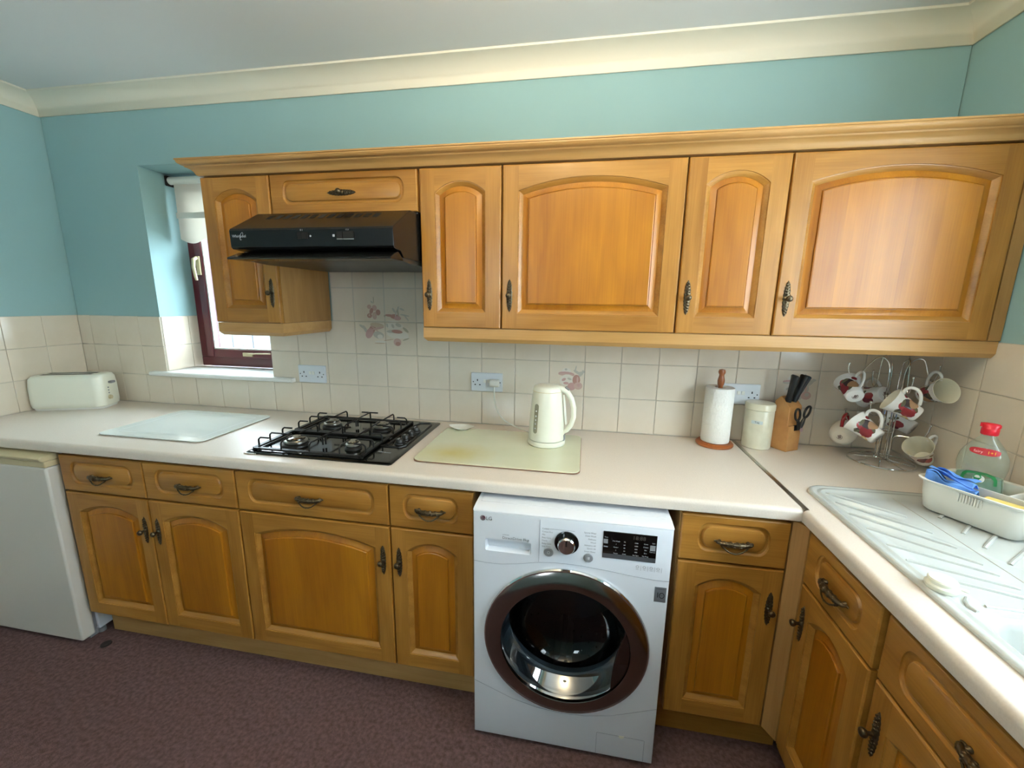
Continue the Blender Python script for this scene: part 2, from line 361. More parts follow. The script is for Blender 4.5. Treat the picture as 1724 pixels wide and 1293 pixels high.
tiles4 = {
 'tl': [(490, 310, 8, 70, 0, GN), (455, 350, 30, 14, 40, GY), (400, 440, 42, 42, 0, RD2), (500, 460, 50, 55, 0, RD2), (570, 545, 48, 58, 0, RD), (400, 610, 50, 45, 0, RD), (500, 610, 46, 72, 0, RD2), (440, 520, 36, 60, 20, RD), (490, 590, 14, 30, 0, TN), (395, 600, 16, 20, 0, TN)],
 'tr': [(900, 620, 95, 48, 5, RD), (800, 600, 100, 24, 4, RD), (950, 650, 70, 40, 0, PK), (880, 500, 50, 22, 60, GY), (960, 480, 60, 20, 110, GY), (1040, 480, 50, 18, 20, GY), (1090, 590, 90, 16, 10, GY), (1120, 640, 70, 14, 50, GY), (960, 545, 70, 18, 80, GN), (920, 560, 60, 14, 100, GY), (860, 705, 110, 14, 0, WH), (700, 610, 18, 22, 0, GN)],
 'bl': [(250, 830, 80, 26, 30, GY), (300, 880, 90, 30, 60, GY), (420, 900, 62, 160, 35, RD), (380, 950, 70, 110, 30, PK), (540, 790, 140, 46, 6, TN), (560, 850, 120, 22, -12, RD2), (500, 870, 120, 12, 35, RD2), (560, 980, 110, 70, 10, GY), (590, 1010, 55, 42, 0, WH), (600, 1110, 120, 20, 0, WH), (580, 1140, 110, 12, 0, TN)],
 'br': [(880, 800, 170, 66, 0, WH), (850, 800, 40, 26, 60, GY), (960, 780, 60, 34, 20, GY), (740, 790, 40, 20, 80, GY), (1100, 870, 70, 26, 40, GN), (940, 960, 215, 80, 4, WH), (870, 905, 150, 32, 0, GY), (930, 905, 110, 36, 5, RD), (1090, 990, 80, 30, 30, WH), (930, 1110, 78, 76, 0, RD2), (940, 1140, 50, 40, 0, RD), (760, 1070, 100, 12, -10, TN), (1100, 1050, 70, 14, -20, GN)]}
for key, (xk, zk, c) in {'tl': (-.48, 1.38, (-.406, 1.455)), 'tr': (-.32, 1.38, (-.25, 1.455)), 'bl': (-.48, 1.22, (-.406, 1.30)), 'br': (-.32, 1.22, (-.25, 1.30))}.items():
    best = min(tile_at.items(), key=lambda kv: abs(kv[0][0] - xk) + abs(kv[0][1] - zk))[1]
    attach(print_mesh(c[0], c[1], 0, 0, zi(tiles4[key], c), None), best)
jar = [(-.02, .035, .02, .014, 0, WH), (-.022, .042, .006, .005, 0, GY), (-.02, .022, .036, .010, -3, PK), (-.02, .018, .036, .006, -3, RD2), (-.015, -.008, .034, .028, 0, WH), (-.03, -.004, .010, .006, 30, PK), (-.005, 0, .010, .005, -20, GY), (-.02, -.02, .012, .006, 0, PK),
       (.028, .030, .020, .006, -30, GY), (.045, .030, .016, .005, 10, GY), (.04, .018, .018, .006, 40, GY), (.055, .036, .008, .004, -20, GY), (.02, .045, .016, .003, 80, GY), (.025, -.004, .017, .024, 0, RD), (.03, -.002, .004, .014, 0, RD2), (.005, -.034, .018, .018, 0, PK), (.034, -.030, .019, .017, 0, RD2), (.036, -.026, .008, .008, 0, PK)]
best = min(tile_at.items(), key=lambda kv: abs(kv[0][0] - .452) + abs(kv[0][1] - 1.07))[1]
attach(print_mesh(.548, 1.146, 0, 0, jar, None), best)
best = min(tile_at.items(), key=lambda kv: abs(kv[0][0] - 1.384) + abs(kv[0][1] - 1.07))[1]
attach(print_mesh(1.462, 1.150, 0, 0, [(u * 1.05, v, a, c_, r, GY if q in (PK, RD, RD2) and i % 2 else q) for i, (u, v, a, c_, r, q) in enumerate(jar)], None), best)

# coving: concave section swept round the room
cp = [(0, 0), (0, -.073)] + [(.006 + .094 * (1 - cos(t)) , -.073 + .066 * sin(t)) for t in [pi / 2 * k / 8 for k in range(9)]] + [(.102, -.004), (.102, 0)]
b = MB(); corners = [((XL, YB), (1, 1)), ((XL, 0), (1, -1)), ((XR, 0), (-1, -1)), ((XR, YB), (-1, 1))]
def coving(name, i, j):
    mb = MB(); rings = []
    for (c, s) in (corners[i], corners[j]): rings.append([(c[0] + s[0] * d, c[1] + s[1] * d, ZC + h) for d, h in cp])
    mb.loft(rings, close=True, cap0=True, cap1=True); return struct(mb.build(name, M['cove'], ang=50))
coving('trim_1', 0, 1); coving('trim_2', 1, 2); coving('trim_3', 2, 3); coving('trim_4', 3, 0)

# window in the back wall: recess lining, maroon casement, handle, pane, sill
win = struct(MB().box(W0, W1, .215, .262, 1.092, 1.145).build('window_1', M['maroon'], bevel=.004))
b = MB(); b.box(W0, W0 + .055, .215, .262, 1.145, Z1); b.box(W1 - .055, W1, .215, .262, 1.145, Z1); b.box(W0 + .055, W1 - .055, .215, .262, Z1 - .05, Z1)
b.build('window_frame', M['maroon'], win, bevel=.004)
b = MB(); xa, xb, za, zb = W0 + .055, W1 - .055, 1.147, Z1 - .052
b.box(xa, xa + .045, .198, .25, za, zb); b.box(xb - .045, xb, .198, .25, za, zb); b.box(xa + .045, xb - .045, .198, .25, za, za + .045); b.box(xa + .045, xb - .045, .198, .25, zb - .045, zb)
sash = b.build('casement', M['maroon'], win, bevel=.005)
MB().box(xa + .045, xb - .045, .225, .229, za + .045, zb - .045).build('pane', M['glass'], win)
b = MB(); b.box(xa + .045, xb - .045, .205, .225, za + .045, za + .052); b.box(xa + .045, xa + .052, .205, .225, za + .052, zb - .045)
b.build('glazing_bead', M['sill'], win)
b = MB(); b.box(xa + .012, xa + .034, .188, .198, 1.60, 1.70); b.tube([(xa + .023, .186, 1.69), (xa + .024, .165, 1.68), (xa + .026, .158, 1.64), (xa + .03, .160, 1.59), (xa + .032, .163, 1.57)], [.010, .010, .009, .008, .006], n=10)
b.build('window_handle', M['creamp'], win, bevel=.002)
b = MB(); b.tube([(xa + .25, .196, za + .02), (xa + .33, .18, za + .028), (xa + .42, .186, za + .03)], .004); b.box(xa + .24, xa + .30, .19, .198, za + .01, za + .03)
b.build('window_stay', M['creamp'], win)
b = MB(); b.prism([(-.030, 1.070), (-.034, 1.074), (-.034, 1.084), (-.028, 1.090), (.215, 1.090), (.215, 1.070)], 'x', W0 + .001, W1 - .001)
b.prism([(-.030, 1.070), (-.034, 1.074), (-.034, 1.084), (-.028, 1.090), (-.0012, 1.090), (-.0012, 1.070)], 'x', -1.662, W0 + .001); b.prism([(-.030, 1.070), (-.034, 1.074), (-.034, 1.084), (-.028, 1.090), (-.0012, 1.090), (-.0012, 1.070)], 'x', W1 - .001, -.82)
tag(b.build('window_sill', M['sill']), 'long white painted sill under the small maroon window', 'sill')
# fence and ground outside
b = MB(); b.box(-6, 5, .30, 6, -.1, -.02); tag(b.build('ground', mat('grey_paving', '9a9a98', .9)), kind='structure')
fn = thing('garden_fence', (-1.2, 2.2, 0), 'pale grey weathered board fence seen through the small window', 'fence')
fb = MB().box(-.06, .06, -.01, .01, 0, 1.40).mesh('board', mat('weathered_boards', '777a80', .9, mottle=(6, '5f636a', 1), vary=.15))
for i in range(26): place('board', fb, fn, (-2.9 + i * .128, .0 + .006 * (i % 2), 0))
MB().box(-3.5, .6, 2.215, 2.25, .3, .38).build('fence_rail', M['grey'], fn)
# roman blind
bl = thing('roman_blind', (-1.265, .15, 1.76), 'cream fabric blind with scalloped hem, partly lowered in the small window', 'blind')
b = MB(); b.lathe([(.019, 0), (.019, .615)], (-1.568, .150, 2.072), (1, 0, 0), 20); b.build('headrail', M['whitep'], bl)
for xa_, xb_ in ((-1.578, -1.566), (-.962, -.952)): MB().box(xa_, xb_, .128, .172, 2.045, 2.095).build('bracket', M['dark'], bl, bevel=.004)
b = MB(); n = 60; tp, bt = [], []
for i in range(n + 1):
    x = -1.545 + .58 * i / n; u = ((x + 1.545) / .145) % 1
    zb_ = 1.782 - .022 * sin(pi * u) if True else 0
    tp.append((x, .147, 2.06)); bt.append((x, .147, zb_))
b.loft([tp, bt], close=False); b.loft([[(p[0], .1485, p[2]) for p in tp], [(p[0], .1485, p[2]) for p in bt]], close=False)
b.build('blind_fabric', M['fabric'], bl)
b = MB(); b.box(-1.547, -.965, .139, .146, 1.885, 1.915); b.build('hem_band', M['whitep'], bl, bevel=.002)

# window over the sink (right wall) and an unseen rear-wall window added to brighten the room
w2 = struct(MB().box(XR + .10, XR + .15, RY0, RY1, RZ0, RZ0 + .06).build('window_2', M['maroon']))
b = MB(); b.box(XR + .10, XR + .15, RY0, RY1, RZ1 - .06, RZ1); b.box(XR + .10, XR + .15, RY0, RY0 + .06, RZ0 + .06, RZ1 - .06); b.box(XR + .10, XR + .15, RY1 - .06, RY1, RZ0 + .06, RZ1 - .06); b.box(XR + .10, XR + .15, -1.44, -1.38, RZ0 + .06, RZ1 - .06)
b.build('window_frame', M['maroon'], w2)
MB().box(XR + .12, XR + .124, RY0 + .06, RY1 - .06, RZ0 + .06, RZ1 - .06).build('pane', M['glass'], w2)
w3 = struct(MB().box(-.80, -.20, YB - .12, YB - .07, 1.36, 1.42).build('added_rear_window', M['maroon']))
b = MB(); b.box(-.80, -.20, YB - .12, YB - .07, 2.08, 2.14)
for x in (-.80, -.26): b.box(x, x + .06, YB - .12, YB - .07, 1.42, 2.08)
b.build('window_frame', M['maroon'], w3); MB().box(-.74, -.26, YB - .1, YB - .096, 1.42, 2.08).build('pane', M['glass'], w3)

# ------------------------------------------------------------ doors, drawers, handles
def contour(w, h, kind, d):
    """inner outline of the framed opening inset by d; origin at bottom left of the door; returns list of (x,z)"""
    if kind == 'arch':
        s, bt, sh, rise = .055, .055, h - .083, .039
        a0 = w / 2 - s; R = (a0 * a0 + rise * rise) / (2 * rise); cz = sh + rise - R
        a = a0 - d; Rd = R - d; n = 16
        if a <= 0: a = .001
        P = [(w / 2 - a, bt + d), (w / 2 + a, bt + d)]
        th = math.asin(min(1, a / Rd))
        P += [(w / 2 + Rd * sin(th - 2 * th * i / n), cz + Rd * cos(th - 2 * th * i / n)) for i in range(n + 1)]
        return P
    s, bt, tp = .050, .032, .022
    x0, x1, z0, z1 = s + d, w - s - d, bt + d, h - tp - d; hh = z1 - z0; b_ = hh * .42; n = 7; k = max(.012, .030 - d * .3); P = []
    # bulging ends: corner arcs flattened
    for sx, sz, a in ((1, -1, -90), (1, 1, 0), (-1, 1, 90), (-1, -1, 180)):
        ex, ez = (x1 - k if sx > 0 else x0 + k), (z1 - b_ if sz > 0 else z0 + b_)
        P += [(ex + k * cos(radians(a + 90 * i / n)), ez + b_ * sin(radians(a + 90 * i / n))) for i in range(n + 1)]
    return P
def front_mesh(w, h, kind, horiz):
    """door or drawer front; local x 0..w, z 0..h, front face at y=0, back at y=.018. returns frame and panel meshes"""
    f = MB(); e = .004
    V3 = lambda P, y: [(x, y, z) for x, z in P]
    rect = lambda d: [(d, d), (w - d, d), (w - d, h - d), (d, h - d)]
    f.mi = 1
    f.loft([V3(rect(0), .018), V3(rect(0), .0045), V3(rect(.0015), .0015), V3(rect(e), 0)], cap0=True)
    if kind == 'arch':
        c0 = contour(w, h, kind, 0); n = len(c0); s = .055
        f.mi = 0
        for xa, xb in ((e, s), (w - s, w - e)): f.add([(xa, 0, e), (xb, 0, e), (xb, 0, h - e), (xa, 0, h - e)], [(0, 1, 2, 3)])
        f.mi = 1
        f.add([(s, 0, e), (w - s, 0, e), (w - s, 0, .055), (s, 0, .055)], [(0, 1, 2, 3)])
        arc = c0[2:]
        for i in range(len(arc) - 1):
            (xa, za), (xb, zb) = arc[i], arc[i + 1]; f.add([(xb, 0, zb), (xa, 0, za), (xa, 0, h - e), (xb, 0, h - e)], [(0, 1, 2, 3)])
        prof = [(0, 0), (.0005, .0028), (.003, .0032), (.008, .0065), (.013, .0105), (.0155, .0135)]
        f.loft([V3(contour(w, h, kind, d), y) for d, y in prof])
        p = MB(); prof = [(.0150, .0140), (.018, .0135), (.0335, .0068), (.0342, .0084), (.0354, .0084), (.0362, .0030), (.039, .0016)]
        p.loft([V3(contour(w, h, kind, d), y) for d, y in prof]); p.face(V3(contour(w, h, kind, .039), .0016))
    else:
        c0 = contour(w, h, kind, 0)
        f.mi = 1; f.face(V3(rect(e), 0), [V3(c0, 0)])
        f.loft([V3(contour(w, h, kind, d), y) for d, y in [(0, 0), (.0008, .0030), (.004, .0062), (.0085, .0075), (.0105, .0072)]])
        p = MB(); p.loft([V3(contour(w, h, kind, d), y) for d, y in [(.0102, .0076), (.0125, .0070), (.0150, .0016), (.0175, .0006)]]); p.face(V3(contour(w, h, kind, .0175), .0006))
    ro = M['oakh']
    fm = f.mesh('door', [M['oakv'], ro], ang=22); pm = p.mesh('panel', M['panel'] if kind == 'arch' else ro, ang=22)
    return fm, pm
_fc = {}
def fm(w, h, kind):
    k = (round(w, 3), round(h, 3), kind)
    if k not in _fc: _fc[k] = front_mesh(w, h, kind, False)
    return _fc[k]
def knob_mesh():
    m = MB(); H = .057; rings = []; N = 36
    for i in range(N + 1):
        t = -1 + 2 * i / N; t = max(-.995, min(.995, t))
        wd = .0105 * (1 - abs(t) ** 2.3) ** .65 * (1 + .10 * cos(t * 30)); wd = max(wd, .0006); hh = .0028 * (1 - t * t) ** .5 + .0008 + .0008 * cos(t * 44)
        rings.append([(wd * cos(a), -hh * sin(a) if 0 < a < pi else 0, t * H) for a in [pi * q / 8 for q in range(9)]])
    m.loft(rings, close=True, cap0=True, cap1=True)
    for sgn in (-1, 1):
        for k in range(5): m.sphere((0.0, -.0035, sgn * (.013 + .009 * k)), .0036 - .0004 * k, 8, 5)
        for k in range(4):
            for sx in (-1, 1): m.sphere((sx * (.0062 - .0007 * k), -.0026, sgn * (.017 + .009 * k)), .0026, 6, 4)
    m.lathe([(.0085, 0), (.0085, .003), (.0045, .006), (.0045, .014), (.0075, .017), (.0098, .021), (.0100, .0245), (.0085, .028), (.005, .030), (.0, .0305)], (0, 0, 0), (0, -1, 0), 18)
    return m.mesh('handle', M['bronze'], ang=50)
def pull_mesh():
    m = MB(); W = .050
    pts = [(-W + 2 * W * i / 40, -.004 - .016 * sin(pi * i / 40) ** .35, .0) for i in range(41)]
    m.tube(pts, [.0022 + .0062 * sin(pi * i / 40) ** .4 for i in range(41)], n=10)
    for i in range(2, 39):                              # rope twist
        x, y, z = pts[i]; r = .0026 + .0062 * sin(pi * i / 40) ** .4
        a = i * .9; m.sphere((x, y + r * .75 * cos(a), z + r * .75 * sin(a)), r * .42, 6, 4, (1.5, 1, 1))
    for s in (-1, 1):
        m.lathe([(.0055, 0), (.0055, .004), (.003, .006), (.003, .012)], (s * .040, 0, 0), (0, -1, 0), 10); m.sphere((s * .038, -.013, -.004), .0042, 10, 6)
        m.sphere((s * .049, -.003, 0), .0035, 8, 5, (2.0, 1, 1))
    bp = [(-.037, -.014, -.004), (-.036, -.015, -.010), (-.029, -.018, -.014), (-.020, -.021, -.021), (-.010, -.023, -.0245), (0, -.024, -.0255), (.010, -.023, -.0245), (.020, -.021, -.021), (.029, -.018, -.014), (.036, -.015, -.010), (.037, -.014, -.004)]
    m.tube(bp, .0023, n=8)
    for x, z in ((0, -.0255), (-.031, -.0125), (.031, -.0125)): m.sphere((x, -.0235 if x == 0 else -.0175, z), .0031, 8, 6)
    return m.mesh('handle', M['bronze'], ang=50)
KNOB, PULL = knob_mesh(), pull_mesh()
def door(par, x0, x1, z0, z1, y, side, hz):
    """hinged door on a unit facing -y; par empties sit unrotated"""
    o = world_of(par); f, p = fm(x1 - x0, z1 - z0, 'arch')
    d = place('door', f, par, (x0 - o.x, y - o.y, z0 - o.z)); place('panel', p, d, (0, 0, 0))
    hx = (x1 - x0 - .028) if side == 'r' else .028
    place('handle', KNOB, d, (hx, 0, hz - z0)); return d
def drawer(par, x0, x1, z0, z1, y, knob=False, pos=None):
    o = world_of(par); f, p = fm(x1 - x0, z1 - z0, 'drawer')
    d = place('drawer', f, par, (x0 - o.x, y - o.y, z0 - o.z)); place('panel', p, d, (0, 0, 0))
    if knob: place('handle', KNOB, d, ((x1 - x0) / 2, 0, (z1 - z0) / 2), (0, pi / 2, 0))
    else: place('handle', PULL, d, ((x1 - x0) / 2, 0, (z1 - z0) / 2 - .002))
    return d
def sweep(mb, path, prof, up=1):
    """path of (x,y) corners, prof of (outward, z); outward = right-hand side of travel"""
    n = len(path); rings = []
    for i, p in enumerate(path):
        d0 = (Vector(path[i]) - Vector(path[i - 1])).normalized() if i > 0 else None; d1 = (Vector(path[i + 1]) - Vector(p)).normalized() if i < n - 1 else None
        d0 = d0 or d1; d1 = d1 or d0; n0 = Vector((d0.y, -d0.x)); n1 = Vector((d1.y, -d1.x)); mm = (n0 + n1); mm = mm / (mm.length_squared / 2)
        rings.append([(p[0] + mm.x * o_, p[1] + mm.y * o_, z) for o_, z in prof])
    mb.loft(rings, close=True, cap0=True, cap1=True); return mb

# wall units
ZWB, ZWT, YW = 1.3815, 1.933, -.3426
HW = 1.500
def wall_unit(x0, x1, label, side, zb=ZWB, knobdrawer=False):
    t = thing('wall_cabinet', ((x0 + x1) / 2, -.16, zb), label, 'cabinet', 'oak wall cabinets')
    g = .0015
    b = MB(); b.box(x0 + .0005, x1 - .0005, -.3225, -.006, (1.792 if knobdrawer else 1.381), 1.937)
    b.build('carcass', M['palev'], t, bevel=.001, seg=1)
    if knobdrawer: d = drawer(t, x0 + .003, x1 - .003, 1.792, ZWT, YW, knob=True)
    else: door(t, x0 + g + .0005, x1 - g - .0005, ZWB, ZWT, YW, side, HW)
    return t
wall_unit(-.8957, -.5957, 'narrow oak wall cabinet left of the black cooker hood, over the window', 'r')
wall_unit(-.5947, -.0035, 'shallow oak wall cabinet directly above the black cooker hood', None, knobdrawer=True)
wall_unit(0, .2990, 'narrow arched-door oak wall cabinet immediately right of the cooker hood', 'l')
wall_unit(.3000, .8995, 'wide oak wall cabinet above the double socket and white kettle', 'l')
wall_unit(.9005, 1.2005, 'narrow oak wall cabinet above the kitchen roll, between two wide ones', 'l')
wall_unit(1.2015, 1.8045, 'wide oak wall cabinet in the right corner above the mug tree', 'l')
b = MB(); b.box(1.8055, 1.8380, -.3400, -.006, 1.3815, 1.937); tag(b.build('cabinet_filler', M['palev']), 'narrow oak filler strip between the last wall cabinet and right wall', 'filler')
CO = [(-.030, 1.9385), (.002, 1.9385), (.006, 1.942), (.009, 1.950), (.016, 1.958), (.028, 1.963), (.031, 1.967), (.036, 1.968), (.044, 1.974), (.047, 1.979), (.047, 1.983), (.050, 1.984), (.050, 1.989), (-.030, 1.989)]
b = MB(); sweep(b, [(-.8957, -.008), (-.8957, -.343), (1.8370, -.343)], CO)
for i in range(len(b.v)): pass
tag(b.build('cornice', M['pale'], ang=30), 'long pale oak cornice moulding along the top of the wall cabinets', 'moulding')
PE = [(-.019, 1.3800), (0, 1.3800), (0, 1.3430), (-.004, 1.3370), (-.012, 1.3280), (-.019, 1.3280)]
b = MB(); sweep(b, [(-.8957, -.008), (-.8957, -.336), (-.5957, -.336), (-.5957, -.008)], PE)
tag(b.build('pelmet', M['pale'], ang=30), 'short oak pelmet strip under the cabinet beside the window', 'moulding')
b = MB(); sweep(b, [(0.0, -.008), (0.0, -.336), (1.8375, -.336)], PE)
tag(b.build('pelmet', M['pale'], ang=30), 'long oak pelmet strip under the four wall cabinets on the right', 'moulding')

# base units, back run
ZDT, ZD0, ZD1, ZDB, YF = .8615, .7115, .7045, .1466, -.6095
HB = .5755
def base_unit(xs, label, drawers, doors, wd=0):
    x0, x1 = xs
    t = thing('base_cabinet', ((x0 + x1) / 2, -.3, .1), label, 'cabinet', 'oak base cabinets')
    b = MB(); b.box(x0 + .0005, x1 - .0005, -.5905, -.02, .1466, .8715); b.build('carcass', M['palev'], t)
    for a, c in drawers: drawer(t, a + .002, c - .002, ZD0, ZDT, YF)
    for a, c, s in doors: door(t, a + .002, c - .002, ZDB, ZD1, YF, s, HB)
    return t
base_unit((-1.4391, -.6357), 'double oak base cabinet with two drawers beside the fridge', [(-1.4391, -1.0405), (-1.0405, -.6357)], [(-1.4391, -1.0405, 'r'), (-1.0405, -.6357, 'l')])
base_unit((-.6352, -.0344), 'wide single-door oak base cabinet under the black gas hob', [(-.6352, -.0344)], [(-.6352, -.0344, 'r')])
base_unit((-.0339, .2663), 'narrow oak base cabinet immediately left of the washing machine', [(-.0339, .2663)], [(-.0339, .2663, 'l')])
base_unit((.9153, 1.2198), 'narrow oak base cabinet immediately right of the washing machine', [(.9153, 1.2198)], [(.9153, 1.2198, 'r')])
b = MB(); b.prism([(1.2205, -.609), (1.2225, -.6115), (1.2436, -.6505), (1.262, -.6505), (1.262, -.590), (1.2205, -.590)], 'z', .1466, .8712)
tag(b.build('corner_post', M['palev']), 'pale oak corner post joining the two runs of base cabinets', 'post')
b = MB(); b.box(-1.436, .2663, -.5385, -.520, .001, .1455); tag(b.build('plinth', M['pale']), 'long pale oak plinth under the cabinets left of the washing machine', 'plinth')
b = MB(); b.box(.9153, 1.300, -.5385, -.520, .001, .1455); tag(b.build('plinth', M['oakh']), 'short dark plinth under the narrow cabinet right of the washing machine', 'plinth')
# right run: same fronts turned to face -x
def side_unit(y0, y1, label, dw):
    t = thing('base_cabinet', (1.5, (y0 + y1) / 2, .1), label, 'cabinet', 'oak base cabinets'); o = t.location
    b = MB(); b.box(1.2625, 1.836, y1 + .0005, y0 - .0005, .1466, .8715 if dw else .70); b.build('carcass', M['palev'], t)
    w = y0 - y1 - .004; R = (0, 0, -pi / 2)
    f, p = fm(w, ZDT - ZD0, 'drawer'); d = place('drawer', f, t, (1.2436 - o.x, y0 - .002 - o.y, ZD0 - o.z), R); place('panel', p, d, (0, 0, 0)); place('handle', PULL, d, (w / 2, 0, .073))
    f, p = fm(w, ZD1 - ZDB, 'arch'); d = place('door', f, t, (1.2436 - o.x, y0 - .002 - o.y, ZDB - o.z), R); place('panel', p, d, (0, 0, 0)); place('handle', KNOB, d, (.030, 0, .596 - ZDB))
side_unit(-.652, -.9475, 'narrow oak base cabinet under the sink drainer, next to the corner post', True)
side_unit(-.9635, -1.463, 'wide oak base cabinet under the sink bowl, at the lower right', False)
b = MB(); b.box(1.2600, 1.836, -.9625, -.9485, .1466, .8712); tag(b.build('cabinet_filler', mat('recess_shade_filler', '5c3820', .5)), 'dark narrow filler strip between the two sink-side base cabinets', 'filler')  # brown set darker to carry the shade of the recess
side_unit(-1.4640, -2.060, 'wide oak base cabinet past the sink bowl, mostly outside the photograph', True)
b = MB(); b.box(1.312, 1.330, -2.06, -.5395, .001, .1455); tag(b.build('plinth', M['oaky']), 'dark oak plinth under the sink-side base cabinets', 'plinth')

# worktops
ZK, ZB = .912, .872
def wt_prof(front, back):                             # (depth coordinate, z), front edge rounded
    P = [(back, ZB), (front + .006, ZB), (front + .001, ZB + .004)]
    P += [(front + .014 - .014 * cos(radians(a)), ZK - .014 + .014 * sin(radians(a))) for a in (0, 22, 45, 68, 90)]
    return P + [(back, ZK)]
b = MB(); b.prism(wt_prof(-.6200, -.003), 'x', XL + .002, 1.2365)
tag(b.build('worktop', M['top'], ang=30), 'long cream laminate worktop along the back wall under the hob and kettle', 'worktop')
SX0, SX1, SY0, SY1 = 1.306, 1.800, -1.440, -.446      # sink outline
b = MB(); pr_ = wt_prof(1.234, SX0 + .03)
b.prism([(x, z) for x, z in pr_], 'y', -2.3, -.6205)
b.box(SX0 + .03, 1.8360, -.6205, SY1 - .03, ZB, ZK); b.box(1.2515, 1.8360, SY1 - .03, -.003, ZB, ZK); b.box(1.2515, SX0 + .03, -.6205, SY1 - .03, ZB, ZK)
b.box(SX0 + .03, 1.8360, -2.3, SY0 + .03, ZB, ZK); b.box(SX1 - .03, 1.8360, SY0 + .03, -.6205, ZB, ZK)
tag(b.build('worktop', M['top'], ang=30, merge=False), 'cream laminate worktop along the right wall holding the sink', 'worktop')
b = MB(); b.prism([(1.2375, -.004), (1.2505, -.004), (1.2505, -.6150), (1.2375, -.6200)], 'z', ZB, ZK + .0015)
tag(b.build('joint_strip', M['steel']), 'brushed metal strip covering the joint between the two worktops', 'trim')

# ------------------------------------------------------------ sink
sk = thing('sink', (1.55, -.94, ZK), 'cream composite sink with ribbed drainer set into the right worktop', 'sink')
V = lambda P, z: [(x, y, z) for x, y in P]
def rr(d, r, n=6): return rrect(SX0 + d, SX1 - d, SY0 + d, SY1 - d, max(r - d * .6, .01), n)
b = MB(); o0 = [(0, ZK + .0008), (.001, ZK + .006), (.005, ZK + .009), (.012, ZK + .009), (.017, ZK + .007), (.022, ZK + .0068), (.027, ZK + .0085), (.031, ZK + .0085), (.036, ZK + .0045)]
b.loft([V(rr(d, .055), z) for d, z in o0])
zf = ZK + .0045
bowlc = (1.342, 1.745, -1.400, -1.012)
hole = lambda d: rrect(bowlc[0] + d, bowlc[1] - d, bowlc[2] + d, bowlc[3] - d, .05, 6)
b.face(V(rr(.036, .055), zf), [V(hole(0), zf)])
b.loft([V(hole(0), zf), V(hole(.004), zf - .004), V(hole(.010), zf - .02), V(hole(.022), zf - .15), V(hole(.045), zf - .165)]); b.face(V(hole(.045), zf - .165))
b.build('basin', M['sink'], sk, ang=40)
rib = MB()
def ribb(p0, p1, r=.0048, zz=zf):
    (x0, y0), (x1, y1) = p0, p1; rib.tube([(x0, y0, zz - .001), (x0 + (x1 - x0) * .06, y0 + (y1 - y0) * .06, zz + .0006), (x0 + (x1 - x0) * .94, y0 + (y1 - y0) * .94, zz + .0006), (x1, y1, zz - .001)], r, 8)
ribsL = [((1.352, -.50), (1.49, -.62)), ((1.348, -.56), (1.495, -.70)), ((1.346, -.63), (1.500, -.765)), ((1.344, -.705), (1.502, -.830)), ((1.343, -.780), (1.502, -.868)), ((1.343, -.845), (1.502, -.912)), ((1.375, -.905), (1.502, -.95))]
me_rib = []
for p0, p1 in ribsL: rib = MB(); ribb(p0, p1); rib.build('drainer_rib', M['sink'], sk)
for (x0, y0), (x1, y1) in ribsL: rib = MB(); ribb((3.066 - x0, y0 + .012), (3.066 - x1, y1 + .012)); rib.build('drainer_rib', M['sink'], sk)
b = MB(); b.box(1.5315, 1.5335, -.955, -.50, zf, zf + .0006); b.build('drainer_channel', mat('sink_shadow_line', 'a9a498', .6), sk)
b = MB(); b.tube([(1.372, -.962, zf - .001), (1.358, -.978, zf + .001), (1.352, -.992, zf + .001), (1.356, -1.006, zf)], .004, 8); b.tube([(1.385, -.985, zf), (1.50, -.990, zf + .001), (1.70, -.990, zf)], .004, 8); b.build('drainer_step', M['sink'], sk)
b = MB(); b.lathe([(.0, 0), (.034, .0), (.036, .004), (.030, .006), (.024, .004), (0, .004)], (1.545, -1.2, zf - .165), n=24); b.build('waste', M['chrome'], sk)
pg = thing('sink_plug', (1.339, -.945, zf), 'round cream plug lying near the front edge of the drainer', 'plug')
b = MB(); b.lathe([(.0245, .000), (.0265, .004), (.0265, .009), (.0225, .0125), (.0235, .019), (.0215, .022), (.0, .0222)], (1.339, -.945, zf + .0042), n=28); b.build('plug_body', M['ivory'], pg)
b = MB(); b.box(-.012, .012, -.0035, .0035, 0, .004); b.xf(Matrix.Translation((1.363, -.957, zf + .011)) @ Matrix.Rotation(-.5, 4, 'Z')); b.build('tab', M['ivory'], pg, bevel=.001)
sd = MB(); sd.lathe([(.0, .002), (.020, .0), (.036, .018), (.045, .045), (.043, .046), (.034, .022), (.018, .006), (0, .006)], (1.42, -1.12, zf - .163), n=28)
sd2 = sd.build('bowl', M['whitep']); tag(sd2, 'small white bowl inside the sink at the right edge', 'bowl')

